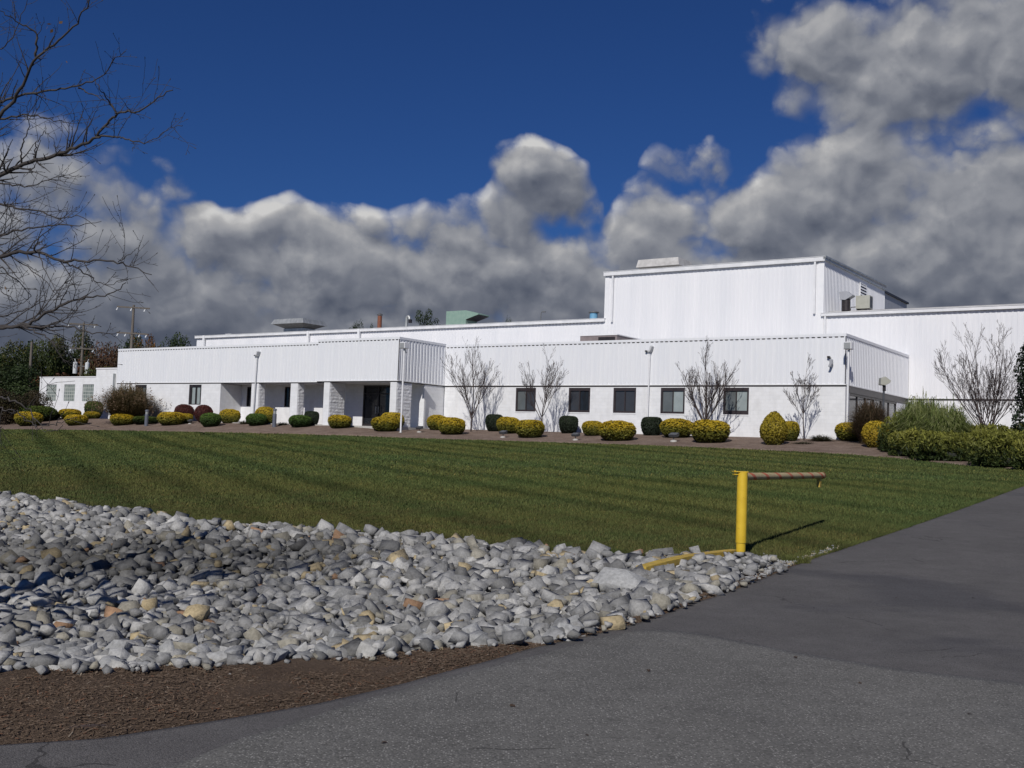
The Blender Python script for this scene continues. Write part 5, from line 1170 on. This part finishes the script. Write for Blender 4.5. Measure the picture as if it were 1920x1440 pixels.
# lamp on the roof, blue fan, white box
u, z = onB(1014, 599, 18); t = roof_thing('roof_lamp', u, 18, z-.3, 'thin curved lamp post standing on the rear roof', 'lamp'); mb = MB(); mb.tube([(0, 0, 0), (0, 0, .75), (.03, 0, .86), (.12, 0, .93), (.2, 0, .94)], .028, 8); mb.build('pole', M['galv_dark'], t, smooth=True); mb = MB(); mb.box(.18, .42, -.07, .07, .88, .96); mb.build('lamp_head', M['galv_dark'], t, bevel=.015)
u, z = onB(1113, 597, 16); t = roof_thing('roof_fan', u, 16, z-.2, 'light blue drum fan on the rear roof next to the tall hall', 'roof fan'); mb = MB(); mb.tube([(0, 0, 0), (0, 0, .62)], .31, 20); mb.build('drum', M['blue_paint'], t, smooth=True); mb = MB(); mb.tube([(0, 0, .624), (0, 0, .70)], .40, 20); mb.build('lid', M['galv_dark'], t)
u, z = onB(428, 628, 14); t = roof_thing('roof_box', u, 14, z-.12, 'small white box on the far left of the rear roof', 'roof vent'); mb = MB(); mb.box(-.33, .33, 0, .5, 0, .18); mb.build('body', M['trim'], t, bevel=.02); mb = MB(); mb.box(-.38, .38, -.05, .55, .183, .22); mb.build('lid', M['trim'], t)
# hood on the tall hall
u0, z0 = onB(1300, 495, 18); u1, z1 = onB(1206, 498, 18); t = roof_thing('ridge_ventilator', (u0+u1)/2+.2, 17.2, 12.08, 'long low silver ventilator hood on top of the tall hall', 'ventilator')
mb = MB(); mb.box(-1.3, 1.4, .2, 1.4, -.02, .9); mb.build('curb', M['galv_dark'], t); mb = MB(); frustum(mb, -1.85, 1.75, -.5, 2.1, .904, -1.75, 1.6, -.35, 1.95, 1.50); mb.build('hood', M['gravel_stop'], t)
# skylight curb on the office roof
u1, _ = onB(1088, 632, 4); u0, _ = onB(1157, 632, 4); t = roof_thing('roof_unit', (u0+u1)/2, 4, 5.16, 'low brown metal unit on the office roof in front of the tall hall', 'roof unit')
w_ = (u1-u0)/2; mb = MB(); mb.box(-w_, w_, 0, 3.4, 0, 1.12); mb.build('body', simple('brown_grey_sheet', (.18, .15, .15), (.26, .22, .22), 3, .6), t); mb = MB(); mb.box(-w_-.04, w_+.04, -.04, 3.44, 1.124, 1.18); mb.build('lid', M['trim'], t)
mb = MB(); mb.box(.0, w_*.9, -.02, -.003, .6, 1.02); mb.build('grille', M['dark_trim'], t)
# on the side-hall roof by the tall end wall
t = roof_thing('fan_hood', 4.3, 13.9, 8.55, 'grey slanted fan hood at the corner of the tall hall, on the lower roof', 'fan hood'); mb = MB(); mb.tube([(0, 0, 0), (0, 0, .8)], .27, 16); mb.build('pipe', M['dark_trim'], t, smooth=True)
mb = MB(); mb.prism([(-.32, .75), (-.36, 1.25), (.1, 1.28), (.5, 1.02), (.5, .98), (.02, .70)], 1, -.32, .32); mb.build('hood', M['metal_gray'], t)
t = roof_thing('air_conditioner', 3.35, 14.3, 8.6, 'beige boxy air conditioning unit on the roof edge beside the tall hall', 'air conditioner')
mb = MB(); mb.box(-.45, .45, 0, .75, .14, 1.0); mb.build('body', M['beige'], t, bevel=.02); mb = MB(); [mb.box(x, x+.08, .05, .7, 0, .136) for x in (-.4, .3)]; mb.build('foot', M['dark_trim'], t); mb = MB(); mb.tube([(-.45, .3, .3), (-.8, .2, .28), (-.85, .2, .0)], .03, 6); mb.build('pipe', M['dark_trim'], t)
mb = MB(); [mb.box(.453, .457, .08, .67, .22+i*.06, .25+i*.06) for i in range(12)]; mb.build('grille', M['dark_trim'], t)
# floodlight poles in front of the building: base picture x, depth v, top y, look
def flood_pole(px_, v, top_z, lean, m, label, head, rad=.045, base_z=None, hs=1.):
    u, _ = onB(px_, 790, v); P_ = B(u, v, 0); g = float(H0(P_[0], P_[1])); t = tag(empty('floodlight_pole', (P_[0], P_[1], g), BR), label, 'floodlight pole', 'floodlight poles by the building')
    hgt = ORG[2]+top_z-g; mb = MB(); mb.tube([(0, 0, -.1), (lean*.5, 0, hgt*.5), (lean, 0, hgt)], rad, 12); mb.build('pole', m, t, smooth=True); mb = MB(); mb.tube([(0, 0, .0), (0, 0, .06)], rad*2.2, 12); mb.build('base_plate', M['galv'], t)
    if head == 'flat':      # wide flood facing the wall, seen edge-on
        mb = MB(); mb.tube([(lean, 0, hgt-.02), (lean-.02, 0, hgt+.08)], .03, 8); mb.box(lean-.26, lean+.04, -.03, .03, hgt+.03, hgt+.07); mb.build('bracket', M['lamp_grey'], t)
        mb = MB(); mb.prism([(lean+.0, hgt+.02), (lean+.08, hgt+.0), (lean+.22, hgt+.30), (lean+.16, hgt+.36), (lean+.10, hgt+.34)], 1, -.20, .20); h_ = mb.build('lamp_head', M['pole_grey'], t, bevel=.01)
        mb = MB(); mb.box(lean-.30, lean-.2, -.06, .06, hgt+.01, hgt+.1); mb.build('photocell', M['lamp_grey'], t, bevel=.01)
    else:                   # boxy flood turned towards the viewer's right
        mb = MB(); mb.box(lean-.02-.2*hs, lean+.2*hs, -.22*hs, .2*hs, hgt+.02, hgt+.40*hs); h_ = mb.build('lamp_head', m, t, bevel=.03); mb = MB(); mb.box(lean-.17*hs, lean+.16*hs, -.235*hs, -.224*hs, hgt+.05, hgt+.36*hs); mb.build('lens', M['pane_lens'], h_)
        mb = MB(); mb.box(lean-.03, lean+.03, .0, .2, hgt-.25, hgt-.15); mb.box(lean+.02, lean+.05, .02, .1, hgt-.25, hgt+.019); mb.build('bracket', M['galv'], t)
flood_pole(473.5, -4.1, onB(478, 668, -4.1)[1], .16, M['pole_grey'], 'thin grey floodlight pole in front of the left porch pier', 'flat')
flood_pole(1213.4, -.1, onB(1216, 660, -.1)[1], .05, M['pole_white'], 'thin pale floodlight pole between the third and fourth windows', 'flat')
flood_pole(752, -5.4, 4.70, .02, M['pole_white'], 'white floodlight pole with a boxy head at the entrance corner', 'box', .055)
flood_pole(1588, -.7, 4.55, .02, M['pole_white'], 'white floodlight pole with a boxy head at the right corner of the office wing', 'box', .055)
# lamp beyond the brown grass at the right
q = at_range(1656, 55.5); t = tag(empty('floodlight_pole', q, 0), 'short dark floodlight pole with a tan head in front of the corrugated end wall', 'floodlight pole', 'floodlight poles by the building')
hz = CAM[2]+(ray(1656, 722)[2]/hypot(*ray(1656, 722)[:2]))*55.5-q[2]; mb = MB(); mb.tube([(0, 0, -.1), (0, 0, hz)], .05, 10); mb.build('pole', M['lamp_grey'], t, smooth=True)
mb = MB(); mb.prism([(-.22, hz+.0), (-.2, hz+.34), (.02, hz+.42), (.3, hz+.22), (.24, hz+.1), (.02, hz-.02)], 1, -.18, .18); h_ = mb.build('lamp_head', M['beige'], t, bevel=.015); mb = MB(); mb.box(-.05, .08, -.05, .05, hz-.3, hz-.02); mb.build('bracket', M['dark_trim'], t)
# wall lamp near the top right of the wing front
u, z = onB(1555.5, 678, -.2); t = tag(empty('wall_lamp', B(u, -.02, z), BR), 'small dark lamp fixed high on the metal band near its right end', 'wall lamp')
mb = MB(); mb.box(-.16, -.02, -.14, .02, .20, .30); mb.build('photocell', M['dark_trim'], t, bevel=.015); mb = MB(); mb.tube([(-.02, .0, .24), (.08, -.16, .2), (.1, -.18, .08)], .02, 8); mb.build('bracket', M['pole_grey'], t)
mb = MB(); mb.prism([(.02, .10), (.15, .12), (.17, -.12), (.08, -.28), (-.04, -.27), (.03, -.1)], 1, -.32, -.08); mb.build('lamp_head', M['metal_gray'], t, bevel=.015)
# ground spotlights
def spot(px_, py_, label, s=1.):
    q = hit(px_, py_); t = tag(empty('ground_spotlight', q, -.6), label, 'spotlight', 'ground spotlights in the planting bed')
    mb = MB(); mb.tube([(0, 0, .0), (0, 0, .1), (0, 0, .13)], [.16, .15, .05], 14); mb.build('base', M['concrete'], t); mb = MB(); mb.tube([(0, 0, .12), (0, 0, .30)], .025, 8); mb.box(-.2, .2, -.02, .02, .27, .30); mb.build('bracket', M['lamp_grey'], t)
    mb = MB(); mb.prism([(-.10, .24), (-.18, .36), (.14, .47), (.17, .30)], 0, -.2, .2); h_ = mb.build('lamp_head', M['lamp_grey'], t, bevel=.02); mb = MB(); mb.prism([(.143, .46), (.172, .31), (.180, .31), (.151, .46)], 0, -.17, .17); mb.build('lens', M['pane_mid'], h_); t.scale = (s,)*3
spot(943, 822, 'dark spotlight on a pale base, left of the three in front of the right wing'); spot(1079, 827, 'dark spotlight on a pale base below the second window'); spot(1263, 830, 'dark spotlight on a pale base in front of the wide golden shrubs', 1.15)
spot(786, 812, 'low dark spotlight by the entrance corner pier', .95); spot(356, 796, 'small spotlight on a white base between shrubs at the left', .8)
# bollards
for px_, py_, ty, lab in ((514, 802, 766, 'slate grey bollard lamp standing at the lawn edge right of the left floodlight pole'), (274, 800, 768, 'slate grey bollard lamp at the right flank of the brown grass clump'), (-1, 797, 766, 'dark bollard lamp at the very left edge of the picture')):
    q = hit(px_, py_); dd_ = (q-CAM)@CF; hh = (py_-ty)*dd_/FPX; t = tag(empty('bollard_lamp', q, 0), lab, 'bollard lamp', 'bollard lamps at the lawn edge')
    mb = MB(); mb.tube([(0, 0, -.05), (0, 0, hh*.72)], .13, 18); mb.build('post', M['bollard'], t, smooth=True); mb = MB(); mb.tube([(0, 0, hh*.724), (0, 0, hh*.9)], .10, 18); mb.build('lens', M['pane_lens'], t, smooth=True); mb = MB(); mb.tube([(0, 0, hh*.902), (0, 0, hh*.96), (0, 0, hh)], [.14, .13, .06], 18); mb.build('cap', M['bollard'], t, smooth=True)
# ------------------------------------------------------------------ yellow gate post with swung-open arm, and the beam on the stones
q = hit(1388.5, 1046); G = tag(empty('gate_post', q, 0), 'bright yellow steel pipe post at the tip of the stone bed carrying a banded arm', 'gate post')
PT = 1.255; mb = MB(); mb.tube([(0, 0, -.3), (0, 0, .225)], .068, 28); mb.build('sleeve', M['yellow'], G, smooth=True)
mb = MB(); mb.tube([(0, 0, .222), (0, 0, PT)], .077, 28); mb.build('pipe', M['yellow'], G, smooth=True)
tipP = None
d_ = ray(1541, 889); t_ = (q[2]+1.20-CAM[2])/d_[2]; tipP = CAM+t_*d_
AL = tipP-(q+np.array([0, 0, 1.215])); ang = atan2(AL[1], AL[0])
if hypot(AL[0], AL[1]) > 5: AL = AL/np.linalg.norm(AL)*4.2
ALn = float(np.linalg.norm(AL)); 
mb = MB(); mb.box(-.145, .07, -.06, .06, PT+.001, PT+.013); mb.box(-.14, -.079, -.045, .045, PT-.040, PT-.028); mb.tube([(-.115, 0, PT-.055), (-.115, 0, PT+.022)], .011, 8)
hb = mb.build('hinge_bracket', M['yellow'], G); hb.rotation_euler = (0, 0, ang*0+.12)
am = MB(); am.tube([(.085, 0, 0), (ALn, 0, 0)], .056, 24); arm = am.build('arm', M['banded'], G, smooth=True)
arm.location = (0, 0, 1.19); arm.rotation_euler = Vector(AL).to_track_quat('X', 'Z').to_euler()
mb = MB(); mb.tube([(ALn+.002, 0, 0), (ALn+.05, 0, 0)], .062, 20); mb.build('end_cap', M['rust'], arm); mb = MB(); mb.box(ALn-.24, ALn-.14, -.03, .03, -.21, -.05); mb.build('latch_tab', M['yellow_old'], arm)
a0 = hit(1372, 1044); a1 = hit(1198, 1080, H)
pts = [hit(x_, y_, H)+np.array([0, 0, z_]) for x_, y_, z_ in ((1378, 1042, .05), (1335, 1051, .08), (1285, 1064, .12), (1240, 1078, .14), (1201, 1088, .13))]
pts = [p_+np.array([0, 0, .0]) for p_ in pts]; bm_t = tag(empty('fallen_beam', pts[0], 0), 'weathered yellow beam lying from the post foot down over the stones', 'beam')
V = []; F = []
for i, p_ in enumerate(pts):
    p_ = np.array(p_)-np.array(pts[0]); tdir = np.array(pts[min(i+1, 4)])-np.array(pts[max(i-1, 0)]); tdir /= np.linalg.norm(tdir); s_ = np.cross(tdir, [0, 0, 1]); s_ /= np.linalg.norm(s_); n_ = np.cross(s_, tdir)
    for a_, b_ in ((-.075, -.045), (.075, -.045), (.075, .045), (-.075, .045)): V.append(p_+s_*a_+n_*b_)
for i in range(4):
    for k in range(4): F.append((i*4+k, i*4+(k+1) % 4, i*4+4+(k+1) % 4, i*4+4+k))
F += [(3, 2, 1, 0), (16, 17, 18, 19)]; MB().add(V, F).build('beam', M['yellow_old'], bm_t, bevel=.008)
mb = MB(); e_ = np.array(pts[4])-np.array(pts[0]); mb.tube([e_+np.array([.04, -.02, -.02]), e_+np.array([-.06, -.05, -.06])], .05, 10); mb.build('end_stub', M['rust'], bm_t)
# white drain pipe end at the rear rim, and the box by the porch
q = hit(482, 989); t = tag(empty('pipe_section', q, 0), 'short white pipe lying in the grass edge behind the stones', 'pipe'); mb = MB(); mb.tube([(-.26, 0, .0), (.20, 0, .0)], .05, 12); mb.build('tube', M['trim'], t, smooth=True)
mb = MB(); mb.tube([(-.32, 0, .0), (-.262, 0, .0)], .065, 12); mb.build('collar', M['dark_trim'], t)
# ------------------------------------------------------------------ utility poles
def upole(px_, rg, top_y, arms, label, trafo=False):
    q = at_range(px_, rg); d_ = ray(px_, top_y); hz = CAM[2]+d_[2]/hypot(d_[0], d_[1])*rg-q[2]; t = tag(empty('utility_pole', q, .25), label, 'utility pole', 'utility poles behind the annex')
    mb = MB(); mb.tube([(0, 0, -.3), (0, 0, hz*.5), (0, 0, hz)], [.19, .16, .11], 12); mb.build('pole', M['wood_pole'], t, smooth=True)
    for (dz, w_, ins) in arms:
        mb = MB(); mb.box(-w_, w_, -.16, -.05, hz-dz-.08, hz-dz+.06); a_ = mb.build('crossarm', M['wood_pole'], t)
        for x_ in ins:
            mb = MB(); mb.tube([(x_*w_, -.1, hz-dz-.09), (x_*w_-.10, -.1, hz-dz-.34)], [.05, .075], 8); mb.build('insulator', M['porcelain'], a_)
    if trafo:
        for s_ in (-1, 1):
            mb = MB(); mb.tube([(s_*.62, -.1, hz-5.7), (s_*.62, -.1, hz-4.5), (s_*.62, -.1, hz-4.4)], [.24, .24, .15], 14); c_ = mb.build('transformer', M['porcelain'], t, smooth=True); mb = MB(); mb.tube([(s_*.62, -.1, hz-4.4), (s_*.72, -.1, hz-4.05)], .05, 6); mb.build('bushing', M['porcelain'], c_)
        mb = MB(); mb.box(-.6, .6, -.14, -.06, hz-4.9, hz-4.8); mb.build('bracket', M['galv_dark'], t)
upole(238, 108, 571, [(.25, 1.5, (-.95, -.1, .72)), (2.75, 1.4, (-.9, -.4, .5, .95))], 'tall pole with two crossarms rising behind the left end of the metal band')
upole(146, 126, 604, [(.2, 1.5, (-1, -.25, .35, .8)), (2.9, 1.3, (-.9, .9))], 'pole with two grey transformers behind the annex', True)
upole(50, 118, 640, [], 'thin bare pole without crossarm near the left edge')
# ------------------------------------------------------------------ dead leaves on the asphalt
mb = MB(); n_ = 9; V = [(0, 0, .012)]+[(.032*cos(2*pi*k/n_)*(1.25 if k % 3 == 0 else .75), .022*sin(2*pi*k/n_)*(1.2 if k % 2 else .8), .004+.012*abs(sin(k*1.9))) for k in range(n_)]
mb.add(V, [(0, k+1, (k+1) % n_+1) for k in range(n_)]); mb.add([(.035, -.001, .006), (.06, -.001, .012), (.06, .001, .012), (.035, .001, .006)], [(0, 1, 2, 3)])
lf = simple('dead_leaf', (.035, .022, .014), (.075, .045, .025), 20, .8); l0 = mb.build('fallen_leaf', lf, fix=False); rr_ = random.Random(4)
for i, (x_, y_) in enumerate(((1680, 1124), (1825, 1125), (1752, 1169), (1492, 1238), (1612, 1286), (1216, 1263), (1818, 1345), (1628, 1098), (1390, 1205), (960, 1330), (720, 1400), (1100, 1385))):
    o = l0 if i == 0 else l0.copy()
    if i: COL.objects.link(o)
    q = hit(x_, y_, lo=2.); o.location = (q[0], q[1], q[2]+.018); o.rotation_euler = (rr_.uniform(-.2, .2), rr_.uniform(-.2, .2), rr_.uniform(0, 6.28)); s_ = rr_.uniform(.4, .75); o.scale = (s_, s_, s_)
    tag(o, 'small dark dead leaf lying on the asphalt', 'leaf', 'dead leaves on the asphalt')
